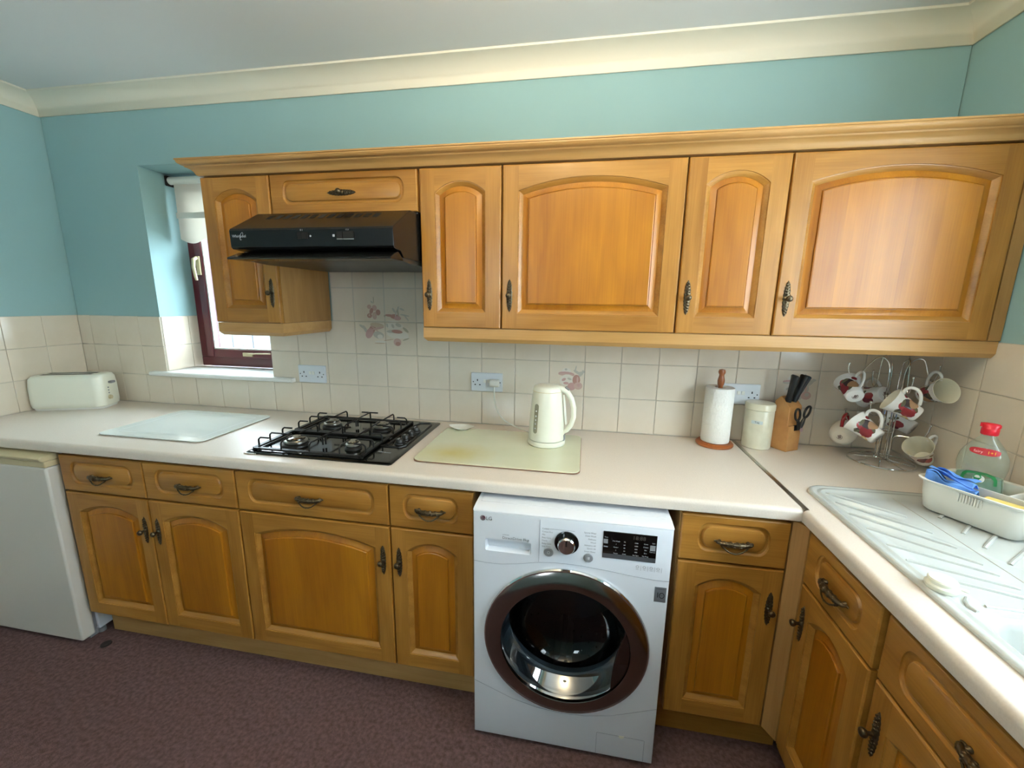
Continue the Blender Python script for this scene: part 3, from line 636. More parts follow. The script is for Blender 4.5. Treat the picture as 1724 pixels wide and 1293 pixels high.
# ------------------------------------------------------------ hob
hb = thing('gas_hob', (-.335, -.3, ZK), 'black four-burner gas hob set in the worktop', 'hob')
hx0, hx1, hy0, hy1 = -.625, -.044, -.564, -.044
b = MB(); b.loft([V(rrect(hx0 + d, hx1 - d, hy0 + d, hy1 - d, .012, 4), z) for d, z in [(0, ZK + .0008), (0, ZK + .005), (.004, ZK + .0075), (.016, ZK + .008)]]); b.face(V(rrect(hx0 + .016, hx1 - .016, hy0 + .016, hy1 - .016, .012, 4), ZK + .008)); b.build('hob_plate', M['black'], hb)
b = MB(); b.box(hx0 - .001, hx0 + .05, hy0 - .0015, hy0 + .0005, ZK + .001, ZK + .005); b.build('edge_trim', M['steel'], hb)
burn = [(-.489, -.456, .043), (-.492, -.212, .036), (-.256, -.207, .036), (-.252, -.448, .027)]
for bx, by, r in burn:
    zb_ = ZK + .008
    b = MB(); b.lathe([(r * 1.18, 0), (r * 1.15, .006), (r * .98, .010), (r * .98, .014)], (bx, by, zb_), n=28); bu = b.build('burner', M['blackm'], hb)
    b = MB(); b.lathe([(r * .98, .0), (r * .98, .006), (r * .80, .010), (r * .76, .010)], (bx, by, zb_ + .0142), n=28); b.build('burner_ring', M['steel'], bu)
    b = MB(); b.lathe([(r * .80, .0), (r * .80, .005), (r * .70, .0075), (0, .008)], (bx, by, zb_ + .0245), n=28); b.build('burner_cap', (bpy.data.materials.get('satin_cap') or mat('satin_cap', 'aaa79f', .2, metal=.95)), bu)
def bar(mb, p0, p1, w=.009, h=.007):
    (x0, y0), (x1, y1) = p0, p1; z = ZK + .012
    if abs(x1 - x0) > abs(y1 - y0): mb.box(x0, x1, y0 - w / 2, y0 + w / 2, z, z + h)
    else: mb.box(x0 - w / 2, x0 + w / 2, y0, y1, z, z + h)
def support(y0, y1, bs):
    b = MB(); X0, X1 = -.603, -.168
    for yy in (y0, y1): bar(b, (X0, yy), (X1, yy), .014)
    for xx in (X0, X1): bar(b, (xx, y0), (xx, y1), .014)
    for xx in (X0, X1):
        for yy in (y0, y1): b.box(xx - .006, xx + .006, yy - .006, yy + .006, ZK + .0082, ZK + .012)
    zt, zl = ZK + .049, ZK + .016
    def finger(p0, p1):
        a, c = Vector((*p0, zl)), Vector((*p1, zt)); u = Vector((c.x - a.x, c.y - a.y, 0)).normalized()
        b.tube([a, a + Vector((0, 0, .022)), Vector((a.x, a.y, zt - .006)) + u * .002, Vector((a.x, a.y, zt)) + u * .009, c], .0033, 8)
    for bx, by, r in bs:
        xm = X0 if bx < -.37 else X1; s = 1 if bx < -.37 else -1
        finger((xm, by), (bx - s * .020, by)); finger((bx, y0), (bx, by - .020)); finger((bx, y1), (bx, by + .020))
        b.tube([(bx + s * .115, by, zl), (bx + s * .115, by, zt - .008), (bx + s * .106, by, zt), (bx + s * .024, by, zt)], .0033, 8)
        finger((xm, by - .058 if by < -.33 else by + .060), (xm + s * .045, by - .058 if by < -.33 else by + .060)); finger((xm, by + .070 if by < -.33 else by - .075), (xm + s * .045, by + .070 if by < -.33 else by - .075))
    xm = -.3735; b.tube([(xm, y0, zl), (xm, y0, zt - .006), (xm, y0 + .01, zt), (xm, y1 - .01, zt), (xm, y1, zt - .006), (xm, y1, zl)], .0033, 8)
    b.tube([(xm - .04, y1 - .004, zt), (xm + .04, y1 - .004, zt)], .0033, 8)
    b.build('pan_support', M['blackm'], hb, bevel=0)
support(-.538, -.322, [burn[0], burn[3]]); support(-.306, -.092, [burn[1], burn[2]])
b = MB(); P = [(-.160, -.405), (-.142, -.388), (-.140, -.13), (-.128, -.085), (-.085, -.075), (-.070, -.10), (-.068, -.385), (-.085, -.405)]
b.tube([(x, y, ZK + .009) for x, y in P], .004, 8, closed=True); b.build('control_surround', M['blackm'], hb)
for yy in (-.360, -.308, -.254, -.201):
    b = MB(); b.lathe([(.022, 0), (.021, .004), (.0165, .006), (.0150, .017), (.013, .020), (0, .0205)], (-.104, yy, ZK + .0082), n=24); k = b.build('control_knob', M['blackm'], hb)
    b = MB(); b.box(-.106, -.102, yy - .013, yy + .002, ZK + .0288, ZK + .0315); b.build('pointer', M['grey'], k)
b = MB(); text_into(b, 'Whirlpool', .013, Matrix.Translation((-.118, -.462, ZK + .0083)) @ Matrix.Rotation(radians(-6), 4, 'Z')); b.build('lettering', M['inkw'], hb, smooth=False)

# ------------------------------------------------------------ cooker hood
ho = thing('cooker_hood', (-.3, -.25, 1.61), 'black slim cooker hood under the cabinet above the hob', 'hood')
HX0, HX1 = -.5930, -.0045
b = MB(); b.prism([(-.012, 1.618), (-.478, 1.618), (-.500, 1.638), (-.545, 1.642), (-.551, 1.648), (-.553, 1.70), (-.549, 1.707), (-.425, 1.775), (-.415, 1.780), (-.346, 1.7815), (-.346, 1.789), (-.012, 1.789)], 'x', HX0, HX1)
b.build('hood_body', M['hoodb'], ho, bevel=.0015, seg=2, ang=25)
b = MB(); b.prism([(-.014, 1.6175), (-.014, 1.603), (-.40, 1.603), (-.48, 1.608), (-.48, 1.6175)], 'x', HX0 + .006, HX1 - .006); b.build('filter_tray', mat('dark_grey_filter', '2a2b28', .35), ho)
b = MB(); b.prism([(-.482, 1.6075), (-.484, 1.6150), (-.515, 1.6330), (-.522, 1.6330), (-.572, 1.6135), (-.576, 1.6100), (-.572, 1.6065)], 'x', HX0 + .001, HX1 - .001); b.build('visor', M['hoodb'], ho, bevel=.001)
sl = Vector((0, -.124, -.068)).normalized(); nn = Vector((0, -.068, .124)).normalized()
for i in range(13):
    if i in (8, 9): pass
    x = -.520 + i * .0335; q = []
    for uu, ll in ((0, .012), (.020, .012), (.020, .050), (0, .050)): q.append(Vector((x + uu, -.425, 1.775)) + sl * ll + nn * .0006)
    m = MB(); m.add(q + [p - nn * .0004 for p in q], [(0, 1, 2, 3), (4, 7, 6, 5), (0, 4, 5, 1), (1, 5, 6, 2), (2, 6, 7, 3), (3, 7, 4, 0)]); m.build('vent_slot', mat('vent_shade', '060606', .6) if i == 0 else bpy.data.materials['vent_shade'], ho, smooth=False)  # thin black plates on the slope; the slots' recess shade is their colour
for x0, x1 in ((-.336, -.325), (-.322, -.300)):
    MB().box(x0, x1, -.5560, -.5525, 1.672, 1.692).build('switch', M['dark'], ho); 
for x0, x1 in ((-.196, -.177), (-.174, -.138)):
    MB().box(x0, x1, -.5560, -.5525, 1.672, 1.692).build('switch', M['dark'], ho); MB().box(x0, x1, -.5565, -.5528, 1.668, 1.6705).build('switch_lip', M['grey'], ho)
b = MB(); b.box(-.212, -.205, -.5534, -.5528, 1.677, 1.684); b.lathe([(.003, 0), (.003, .0006)], (-.291, -.5530, 1.680), (0, -1, 0), 10)
text_into(b, '0 1', .008, front(-.322, -.5532, 1.699)); text_into(b, '1 2 3', .006, front(-.160, -.5532, 1.698)); text_into(b, 'Whirlpool', .0125, front(-.556, -.5534, 1.6825)); 
b.tube([(-.5465 + .0050 * cos(t) + .004 * sin(t), -.5534, 1.6825 + .012 * sin(t)) for t in [2 * pi * k / 24 for k in range(21)]], .0005, 5)
b.build('lettering', M['inkw'], ho, smooth=False)

# ------------------------------------------------------------ washing machine
wm = thing('washing_machine', (.583, -.40, 0), 'white front-loading washing machine under the worktop', 'washing machine')
X0, X1, YFm = .2870, .8800, -.690
cx, cz, Ro, Ri = .5825, .4275, .2570, .2010
circ = lambda r, y, n=64, x=cx, z=cz: [(x + r * cos(2 * pi * k / n), y, z + r * sin(2 * pi * k / n)) for k in range(n)]
b = MB(); q = lambda y: [(X0, y, .014), (X1, y, .014), (X1, y, .848), (X0, y, .848)]
b.loft([q(-.668), q(-.08)], cap1=True); b.face(q(-.668), [circ(.2155, -.668)]); b.build('casing', M['white'], wm)
# front panel with the door opening and the drawer pocket
b = MB(); pk = [(x, YFm, z) for x, z in rrect(.326, .470, .716, .757, .006, 4)]
rc = lambda d, y: [(X0 + d, y, .016 + d), (X1 - d, y, .016 + d), (X1 - d, y, .8465 - d), (X0 + d, y, .8465 - d)]
b.face(rc(.006, YFm), [circ(.236, YFm), pk]); b.loft([rc(0, -.6675), rc(0, YFm + .006), rc(.002, YFm + .0015), rc(.006, YFm)])
pk2 = [(x, YFm + .018, z) for x, z in rrect(.330, .466, .722, .753, .006, 4)]; b.loft([pk, pk2]); b.face(pk2)
b.loft([circ(.236, YFm), circ(.215, -.669)])
fp = b.build('front_panel', M['white'], wm, ang=30)
b = MB(); b.prism([(YFm + .002, .8475), (YFm + .006, .8505), (YFm + .035, .8545), (-.085, .8545), (-.085, .8485), (YFm + .03, .8475)], 'x', X0, X1); b.build('top_plate', M['white'], wm, bevel=.002)
b = MB(); b.box(X0 + .014, X1 - .014, -.640, -.10, .8547, .8560); b.build('top_inset', M['white'], wm, bevel=.001)
# seams
sm = mat('panel_seam', '9aa0ab', .6)
b = MB(); yy = YFm - .0004
def seam(pts, r=.0008): b.tube([(x, yy, z) for x, z in pts], r, 5)
seam([(X0 + .002, .676), (.33, .673), (.38, .674), (.43, .682), (.493, .695), (.55, .701), (.62, .701), (.70, .695), (.78, .686), (.84, .682), (X1 - .002, .683)])
seam([(.496, .838), (.4945, .698)]); seam([(X0 + .002, .228), (.35, .205), (.42, .178), (.50, .160), (.583, .154), (.66, .160), (.74, .178), (.81, .205), (X1 - .002, .232)])
seam([(.700, .022), (.700, .102), (.702, .104), (.772, .104)]); seam([(.786, .104), (.848, .104), (.850, .102), (.850, .022)])
b.build('seam', sm, wm)
b = MB(); b.prism([(.768 + .010 + .009 * cos(radians(a)), .106 + .010 * sin(radians(a)) ) for a in range(180, 361, 20)], 'y', YFm - .0008, YFm + .0002); b.build('filter_notch', M['ivory'], wm)
# door: chrome rim, dark brushed ring, glass bowl, recessed grip
b = MB(); b.lathe([(Ro - .010, .0), (Ro + .001, .001), (Ro + .002, .007), (Ro - .001, .012), (Ro - .005, .0125)], (cx, YFm - .0005, cz), (0, -1, 0), 72, cap0=False, cap1=False)
dr = b.build('door', M['chrome'], wm)
ringm = mat('dark_chrome_ring', '8d8480', .17, metal=1.0)
b = MB(); b.lathe([(Ro - .005, .0125), (Ro - .012, .0165), (Ri + .02, .0245), (Ri + .003, .0255), (Ri, .0235), (Ri, .012)], (cx, YFm - .0005, cz), (0, -1, 0), 72, cap0=False, cap1=False); b.build('door_ring', ringm, dr, ang=50)
b = MB(); b.lathe([(Ri, .014), (Ri - .004, .006), (Ri - .010, -.012), (Ri - .022, -.030), (Ri - .030, -.046)], (cx, YFm, cz), (0, -1, 0), 64, cap0=False, cap1=False)
b.build('bowl_rim', glassy('reflective_glass_rim', '8f999f', .9, .03, minr=.30), dr, ang=60)
b = MB(); b.lathe([(Ri - .030, -.046), (Ri - .036, -.075), (Ri - .055, -.105), (Ri - .10, -.122), (.0, -.130)], (cx, YFm, cz), (0, -1, 0), 64, cap0=False, cap1=False)
b.build('bowl_glass', glassy('dark_door_glass', 'aebac2', .9, .02, minr=.04), dr, ang=60)
b = MB(); chord = []
aa = [radians(a) for a in range(-42, 25, 3)]
out_ = [(cx + (Ri - .0005) * cos(a), cz + (Ri - .0005) * sin(a)) for a in aa]
p0, p1 = out_[0], out_[-1]; inn = [(p1[0] + (p0[0] - p1[0]) * t - .010 * sin(pi * t), p1[1] + (p0[1] - p1[1]) * t) for t in [k / 14 for k in range(1, 14)]]
b.prism(out_ + inn, 'y', YFm - .020, YFm - .012); b.build('door_grip', mat('brown_grip', '3a2a28', .25, metal=.5), dr, bevel=.002)
b = MB(); b.lathe([(.2152, -.022), (.214, -.03), (.204, -.040), (.199, -.060), (.190, -.075), (.196, -.09), (.200, -.105)], (cx, YFm, cz), (0, -1, 0), 56, cap0=False, cap1=False); 
gk = b.build('door_seal', mat('grey_rubber', '8d949b', .4), wm)
# drum: perforated steel, open to the front (casing is hollowed by a dark tub in front of it)
dm = mat('drum_steel', '4a4d52', .3, metal=.9)
b = MB(); b.lathe([(.200, -.105), (.232, -.12), (.232, -.38), (.10, -.40), (0, -.40)], (cx, YFm, cz), (0, -1, 0), 56, cap0=False, cap1=False)
for k in range(3):
    a = 2 * pi * k / 3 + .5; c_, s_ = cos(a), sin(a); P = Vector((cx + .232 * c_, YFm + .13, cz + .232 * s_)); T = Vector((-s_, 0, c_)); I = Vector((-c_, 0, -s_))
    b.loft([[P - T * .035, P + I * .05 - T * .010, P + I * .05 + T * .010, P + T * .035], [p + Vector((0, .22, 0)) for p in (P - T * .035, P + I * .04 - T * .010, P + I * .04 + T * .010, P + T * .035)]], close=False, cap0=True)
dr_ = b.build('drum', dm, wm)
b = MB()
for k in range(24):
    for j in range(7):
        a = 2 * pi * (k + .5 * (j % 2)) / 24; y = YFm + .15 + j * .032
        b.sphere((cx + .2315 * cos(a), y, cz + .2315 * sin(a)), .0035, 6, 4)
for rr_ in (.04, .08, .12, .16, .20):
    for k in range(int(rr_ * 100)): a = 2 * pi * k / int(rr_ * 100); b.sphere((cx + rr_ * cos(a), YFm + .399, cz + rr_ * sin(a)), .0035, 6, 4)
tag(b.build('drum_perforation', M['dark'], dr_), kind='stuff')
# ------------ knob, buttons, display, lettering
b = MB(); b.lathe([(.0365, 0), (.0365, .004), (.033, .006), (.029, .006)], (.577, YFm, .7720), (0, -1, 0), 40); kb = b.build('programme_dial', M['black'], wm)
b = MB(); b.lathe([(.026, .0), (.026, .016), (.023, .020), (.0, .021)], (.577, YFm - .0062, .7720), (0, -1, 0), 36); b.build('dial_cap', M['chrome'], kb)
b = MB(); b.box(.575, .579, YFm - .029, YFm - .0272, .776, .794); b.build('dial_pointer', M['dark'], kb)
for x, z in ((.524, .7345), (.643, .7300)):
    b = MB(); b.lathe([(.0145, 0), (.0145, .002), (.0128, .0035), (.0, .0038)], (x, YFm, z), (0, -1, 0), 28); bt_ = b.build('button', M['grey'], wm)
    b = MB(); 
    if x < .6: b.tube([(x + .004 * cos(t), YFm - .0042, z + .004 * sin(t)) for t in [2 * pi * k / 14 for k in range(14)]], .0005, 5, closed=True)
    else:
        b.box(x - .004, x - .0025, YFm - .0042, YFm - .0038, z - .004, z + .004); b.box(x - .0005, x + .004, YFm - .0042, YFm - .0038, z - .004, z + .004)
    b.build('button_mark', M['inkw'], bt_)
b = MB(); b.box(.683, .835, YFm - .0016, YFm + .001, .7375, .824); dsp = b.build('display', M['black'], wm, bevel=.0008)
MB().box(.684, .834, YFm - .0022, YFm - .0014, .7385, .7525).build('display_strip', mat('display_strip', '6f747b', .3, metal=.6), dsp)
b = MB()
for (x, lst) in ((.721, ['Pre Wash', '1', 'Rinse+', '2', 'Steam']), (.745, ['95', '60', '40', '30', 'Cold']), (.778, ['1200', '1000', '800', '400', 'No Spin']), (.805, ['Extra', 'Crease', 'Bio', 'Eco', 'My Prog']))[:4]:
    for i, s_ in enumerate(lst): text_into(b, s_, .0052, front(x, YFm - .0018, .795 - i * .0098))
text_into(b, 'Time', .005, front(.692, YFm - .0018, .805)); text_into(b, 'Delay', .005, front(.692, YFm - .0018, .775)); text_into(b, 'Spin', .005, front(.826, YFm - .0018, .800)); text_into(b, 'Options', .005, front(.824, YFm - .0018, .772)); b.build('display_lettering', M['inkw'], dsp, smooth=False)
b = MB(); text_into(b, '18:88', .017, front(.785, YFm - .0018, .811)); b.build('display_digits', mat('dim_digits', '55504a', .4), dsp, smooth=False)
MB().box(.6845, .697, YFm - .0022, YFm - .0016, .785, .799).build('display_key', M['grey'], dsp); MB().box(.817, .832, YFm - .0022, YFm - .0016, .776, .793).build('display_key', M['grey'], dsp)
b = MB(); yt = YFm - .0006
for i, s_ in enumerate(['Cotton', 'Cotton Eco', 'Mix', 'Easy Care', 'Duvet', 'Baby Care', 'Skin Care']): text_into(b, s_, .0068, front(.5025, yt, .8105 - i * .0098), 'LEFT')
for i, s_ in enumerate(['Sports Wear', 'Dark Wash', 'Delicate', 'Wool', 'Intensive 60', 'Quick 30', 'Smart Rinse']): text_into(b, s_, .0068, front(.663, yt, .8115 - i * .0102), 'RIGHT')
text_into(b, 'DirectDrive 8kg', .0125, front(.380, yt, .7665 - .001), 'LEFT'); text_into(b, 'INVERTER', .0045, front(.381, yt, .7755), 'LEFT'); text_into(b, '6', .008, front(.4625, yt, .7645))
for i in range(4):
    x = .786 + i * .0195; b.tube([(x + .0038 * cos(t), yt, .7195 + .0038 * sin(t)) for t in [2 * pi * k / 12 for k in range(12)]], .0005, 4, closed=True); text_into(b, ['Auto', 'Tub', 'Lock', 'Care'][i], .0042, front(x, yt, .7115)); b.box(x + .0095, x + .0100, yt - .0002, yt + .0004, .708, .724)
b.tube([(.557 - .045, yt, .8115), (.600, yt, .812)], .0004, 4); b.build('lettering', M['ink'], wm, smooth=False)
b = MB(); text_into(b, 'LG', .0165, front(.338, yt, .8245)); b.build('logo_letters', M['inkd'], wm, smooth=False)
b = MB(); b.lathe([(.0085, 0), (.0085, .0006)], (.3185, YFm - .0001, .8250), (0, -1, 0), 24); lg = b.build('logo_disc', mat('plum_logo', '6b4653', .3, metal=.4), wm)
b = MB(); text_into(b, 'L', .007, front(.3185, YFm - .0009, .8245)); b.tube([(.3185 + .006 * cos(radians(a)), YFm - .0009, .8250 + .006 * sin(radians(a))) for a in range(90, 361, 15)], .0005, 4); b.build('logo_face', M['inkw'], lg, smooth=False)
b = MB(); b.box(.840, .873, YFm - .0008, YFm + .0004, .612, .661); st = b.build('sticker', mat('grey_foil_sticker', '8b9098', .35, metal=.5), wm)
b = MB(); text_into(b, 'I', .024, front(.8495, YFm - .0010, .634)); b.tube([(.861 + .0068 * cos(t), YFm - .0010, .634 + .0085 * sin(t)) for t in [2 * pi * k / 20 for k in range(20)]], .0011, 5, closed=True); text_into(b, 'YEAR', .0036, front(.861, YFm - .0010, .634)); text_into(b, 'WARRANTY', .0045, front(.8565, YFm - .0010, .655)); b.build('sticker_lettering', M['inkd'], st, smooth=False)

# ------------------------------------------------------------ fridge
fr = thing('fridge', (-1.76, -.3, 0), 'white undercounter fridge at the left end of the base cabinets', 'fridge')
fx0, fx1 = -2.055, -1.4600
b = MB(); b.box(fx0, fx1, -.575, -.03, .030, .860); b.build('fridge_body', M['white'], fr, bevel=.004)
b = MB(); b.box(fx0, fx1 - .003, -.640, -.588, .020, .812); fd = b.build('door', mat('fridge_door_white', 'd3cfc6', .3, coat=.2), fr, bevel=.008, seg=3)
b = MB(); b.box(fx0 + .01, fx1 - .012, -.588, -.575, .04, .85); b.build('door_gasket', M['grey'], fr)
b = MB(); b.box(fx0, fx1 - .003, -.640, -.588, .8125, .838); b.prism([(-.588, .838), (-.642, .838), (-.652, .846), (-.655, .856), (-.645, .862), (-.588, .862)], 'x', fx0, fx1 - .001); b.build('door_handle_strip', M['creamp'], fr, bevel=.003)
b = MB(); b.box(fx1 - .06, fx1 - .02, -.60, -.55, .001, .030); b.lathe([(.014, 0), (.014, .018)], (fx1 - .02, -.555, .001), n=14); b.box(fx0 + .02, fx0 + .06, -.60, -.55, .001, .030); b.box(fx1 - .06, fx1 - .02, -.12, -.08, .001, .030); b.build('foot', M['grey'], fr)
sp = MB(); sp.lathe([(.020, 0), (.018, .004), (.008, .005), (0, .003)], (-1.379, -.615, .0005), n=20); tag(sp.build('castor_cup', mat('dark_rubber', '231a1a', .7)), 'small round dark cup on the carpet beside the fridge', 'castor cup')

# ------------------------------------------------------------ things on the left worktop
tz = ZK + .0006
ang = math.atan2(.13, .26)
ta = thing('toaster', (-1.972, -.165, ZK), 'long white two-slot toaster in the left corner', 'toaster'); ta.rotation_euler = (0, 0, radians(22))
b = MB(); L_, D_ = .160, .075
secs = []
for z, d, dd in [(.012, .012, .006), (.016, .004, .002), (.035, .0, 0), (.12, .002, 0), (.158, .006, .004), (.172, .014, .012), (.177, .026, .024)]:
    secs.append([(x, y, z) for x, y in rrect(-L_ + d, L_ - d * .6, -D_ + dd, D_ - dd, .035, 5)])
b.loft(secs, cap0=True); top_ = secs[-1]
s1 = [(-.115, -.036), (.105, -.036), (.105, -.008), (-.115, -.008)]; s2 = [(x, -y) for x, y in s1][::-1]
b.face(top_, [[(x, y, .177) for x, y in s1], [(x, y, .177) for x, y in s2]])
for s_ in (s1, s2): b.loft([[(x, y, .177) for x, y in s_], [(x, y, .1764) for x, y in s_]])
b.build('toaster_body', M['ivory'], ta, local=True, ang=40)
b = MB()
for s_ in (s1, s2): b.add([(x, y, .1765) for x, y in s_], [(0, 1, 2, 3)])
b.build('toaster_slot', M['dark'], ta, local=True)
b = MB(); b.loft([[(x, y, z) for x, y in rrect(-L_ + d, L_ - d, -D_ + d, D_ - d, .03, 4)] for z, d in [(.0008, .012), (.012, .008)]], cap0=True, cap1=True); b.build('toaster_base', M['whitep'], ta, local=True)
b = MB(); b.box(L_ - .002, L_ + .016, -.014, .014, .125, .137); b.build('lever', M['grey'], ta, local=True, bevel=.003)
for z in (.105, .091, .077): MB().lathe([(.0035, 0), (.003, .003)], (L_ - .001, -.02, z), (1, 0, 0), 10).build('button', M['grey'], ta, local=True)
b = MB(); b.lathe([(.011, 0), (.010, .010), (0, .011)], (L_ - .001, -.02, .055), (1, 0, 0), 18); b.build('browning_dial', M['creamp'], ta, local=True)
def board(name, x0, x1, y0, y1, r, mt, edge, label, extra=None):
    t = thing(name, ((x0 + x1) / 2, (y0 + y1) / 2, ZK), label, 'chopping board')
    b = MB(); b.loft([V(rrect(x0 + d, x1 - d, y0 + d, y1 - d, r, 6), z) for d, z in [(.001, ZK + .0032), (0, ZK + .0042), (0, ZK + .0068), (.0008, ZK + .0076)]], cap0=True); b.face(V(rrect(x0 + .0008, x1 - .0008, y0 + .0008, y1 - .0008, r, 6), ZK + .0076)); o = b.build('board_sheet', mt, t)
    b = MB()
    for x in (x0 + .03, x1 - .03):
        for y in (y0 + .03, y1 - .03): b.lathe([(.006, 0), (.006, .0024)], (x, y, ZK + .0006), n=12)
    b.build('rubber_foot', edge, t); return t
gb = mat('frosted_glass_board', 'dbe3df', .10, coat=.5)
brd = board('chopping_board', -1.385, -.877, -.505, -.112, .03, gb, M['creamp'], 'pale frosted glass chopping board between the toaster and the hob')
b = MB(); zz = ZK + .0079
rin = lambda d: rrect(-1.385 + d, -.877 - d, -.505 + d, -.112 - d, .012, 4)
b.loft([V(rin(.045), zz), V(rin(.051), zz)]); b.build('border_line', mat('grey_board_line', 'a9b5b3', .3), brd)
# cream board with yellow stain
m = mat('cream_stained_board', 'd8d8bd', .14, coat=.35, mottle=(7, 'cfd2b4', 1)); nt = m.node_tree
tc = nt.nodes.new('ShaderNodeTexCoord'); mp = nt.nodes.new('ShaderNodeMapping'); mp.vector_type = 'TEXTURE'; mp.inputs['Location'].default_value = (-.17, -.11, 0); mp.inputs['Scale'].default_value = (.13, .10, 1)
nz = nt.nodes.new('ShaderNodeTexNoise'); nz.inputs['Scale'].default_value = 16; ln = nt.nodes.new('ShaderNodeVectorMath'); ln.operation = 'LENGTH'
mr = nt.nodes.new('ShaderNodeMapRange'); mr.inputs[1].default_value = 1.55; mr.inputs[2].default_value = .3; mr.inputs[4].default_value = .7; mx = nt.nodes.new('ShaderNodeMix'); mx.data_type = 'RGBA'; mx.inputs[7].default_value = lin('c8b24c')
ad = nt.nodes.new('ShaderNodeMath'); ad.operation = 'MULTIPLY_ADD'; ad.inputs[1].default_value = .5
L = nt.links.new; pb = nt.nodes['Principled BSDF']; src = pb.inputs['Base Color'].links[0].from_socket
L(tc.outputs['Object'], mp.inputs['Vector']); L(mp.outputs[0], ln.inputs[0]); L(tc.outputs['Object'], nz.inputs['Vector']); L(nz.outputs['Fac'], ad.inputs[0]); L(ln.outputs['Value'], ad.inputs[2]); L(ad.outputs[0], mr.inputs[0]); L(mr.outputs[0], mx.inputs[0]); L(src, mx.inputs[6]); L(mx.outputs[2], pb.inputs['Base Color'])
board('chopping_board', .010, .606, -.508, -.105, .03, m, mat('brown_foot', '6b4a3a', .6), 'cream glass worktop saver with a yellow stain, under the kettle')
MBx = MB(); MBx.loft([V(rrect(.0085, .6075, -.5100, -.1035, .03, 6), z) for z in (ZK + .0018, ZK + .0040)], cap0=True, cap1=True)
o = MBx.build('board_underside', mat('brown_board_back', '80553f', .5), bpy.data.objects['chopping_board.001'])

# sockets
def socket(x, label, plugged=False):
    t = thing('double_socket', (x, 0, 1.115), label, 'socket', 'white double sockets on the tiles')
    b = MB(); b.box(x - .0735, x + .0735, -.0115, -.0015, 1.072, 1.158); b.build('faceplate', mat('socket_white', 'd6dade', .3) if 'socket_white' not in bpy.data.materials else bpy.data.materials['socket_white'], t, bevel=.0025)
    b = MB()
    for s in (-1, 1):
        xx = x + s * .043; b.box(xx - .0022, xx + .0022, -.0121, -.0116, 1.119, 1.128)
        for q in (-1, 1): b.box(xx + q * .011 - .0032, xx + q * .011 + .0032, -.0121, -.0116, 1.100, 1.1045)
    for s in (-1, 1): b.box(x + s * .063 - .0022, x + s * .063 + .0022, -.0121, -.0116, 1.113, 1.1175)
    b.build('pin_holes', M['dark'], t, smooth=False)
    for s in (-1, 1):
        b = MB(); b.prism([(-.0116, 1.127), (-.0150, 1.129), (-.0138, 1.118), (-.0128, 1.113), (-.0116, 1.112)], 'x', x + s * .0085 - .0062, x + s * .0085 + .0062); b.build('rocker_switch', M['whitep'], t, bevel=.0006)
    return t
socket(-.7195, 'white double socket on the tiles between the small window and the hob')
socket(.1675, 'white double socket above the worktop with the kettle plugged in')
socket(1.2490, 'white double socket partly behind the kitchen roll')

# kettle, plug and flex
kx, ky, kz = .467, -.226, ZK + .0082
ke = thing('kettle', (kx, ky, kz), 'white plastic jug kettle standing on the stained glass board', 'kettle')
b = MB(); b.lathe([(.072, .0), (.0755, .004), (.0755, .014), (.070, .020), (0, .020)], (kx, ky, kz), n=48); b.build('power_base', M['ivory'], ke)
b = MB(); b.lathe([(.068, .0215), (.0725, .024), (.0725, .032), (.0700, .08), (.0655, .14), (.0605, .19), (.0570, .220), (.0535, .232), (.046, .238), (.020, .241), (0, .2415)], (kx, ky, kz), n=56); b.build('kettle_body', M['ivory'], ke, ang=50)
b = MB(); b.lathe([(.0575, .2160), (.0583, .2166), (.0583, .2176), (.0572, .2182)], (kx, ky, kz), n=48, cap0=False, cap1=False); b.build('lid_seam', M['creamp'], ke)
b = MB(); ha = radians(-8); hd = lambda r, z: (kx + r * cos(ha), ky + r * sin(ha), kz + z)
b.tube([hd(.030, .229), hd(.055, .228), (hd(.078, .216)), hd(.096, .190), hd(.106, .155), hd(.107, .118), hd(.098, .085), hd(.082, .062), hd(.066, .052)], [.015, .0155, .0145, .0135, .013, .0125, .012, .0115, .0105], n=14, flat=.8); b.build('handle', M['ivory'], ke)
b = MB(); b.box(-.004, .004, -.007, .007, -.06, .06); b.xf(Matrix.Translation(hd(.0715, .145)) @ Matrix.Rotation(ha, 4, 'Z') @ Matrix.Rotation(-.10, 4, 'Y')); b.build('handle_spine', M['whitep'], ke, bevel=.003)
b = MB(); b.box(-.010, .010, -.008, .008, -.003, .003); b.xf(Matrix.Translation(hd(.078, .2305)) @ Matrix.Rotation(ha, 4, 'Z') @ Matrix.Rotation(.62, 4, 'Y')); b.build('switch', M['grey'], ke, bevel=.002)
b = MB(); b.box(-.006, .008, -.010, .010, -.011, .011); b.xf(Matrix.Translation(hd(.0665, .031)) @ Matrix.Rotation(ha, 4, 'Z')); b.build('base_catch', M['grey'], ke)
ga = radians(-124); b = MB(); 
def gauge(dr, w, z0, z1):
    P = []
    for i in range(25):
        t = (1 - cos(pi * i / 24)) / 2; z = z0 + (z1 - z0) * t; d_ = min(z - z0, z1 - z); e = 1 if d_ >= w else sqrt(max(0, 1 - (1 - d_ / w) ** 2)); r = .0725 - (z - .032) * (.0025 / .048) + dr
        if z > .08: r = .0700 - (z - .08) * .075 + dr
        if z > .14: r = .0655 - (z - .14) * .1 + dr
        hw = max(.0006, w * e) / r; P.append([(kx + r * cos(ga + s * hw), ky + r * sin(ga + s * hw), kz + z) for s in (-1, -.5, 0, .5, 1)])
    return P
b.loft(gauge(.0012, .0100, .055, .172), close=False); b.build('water_gauge', mat('smoked_gauge', '9c9a86', .15), ke)
b = MB()
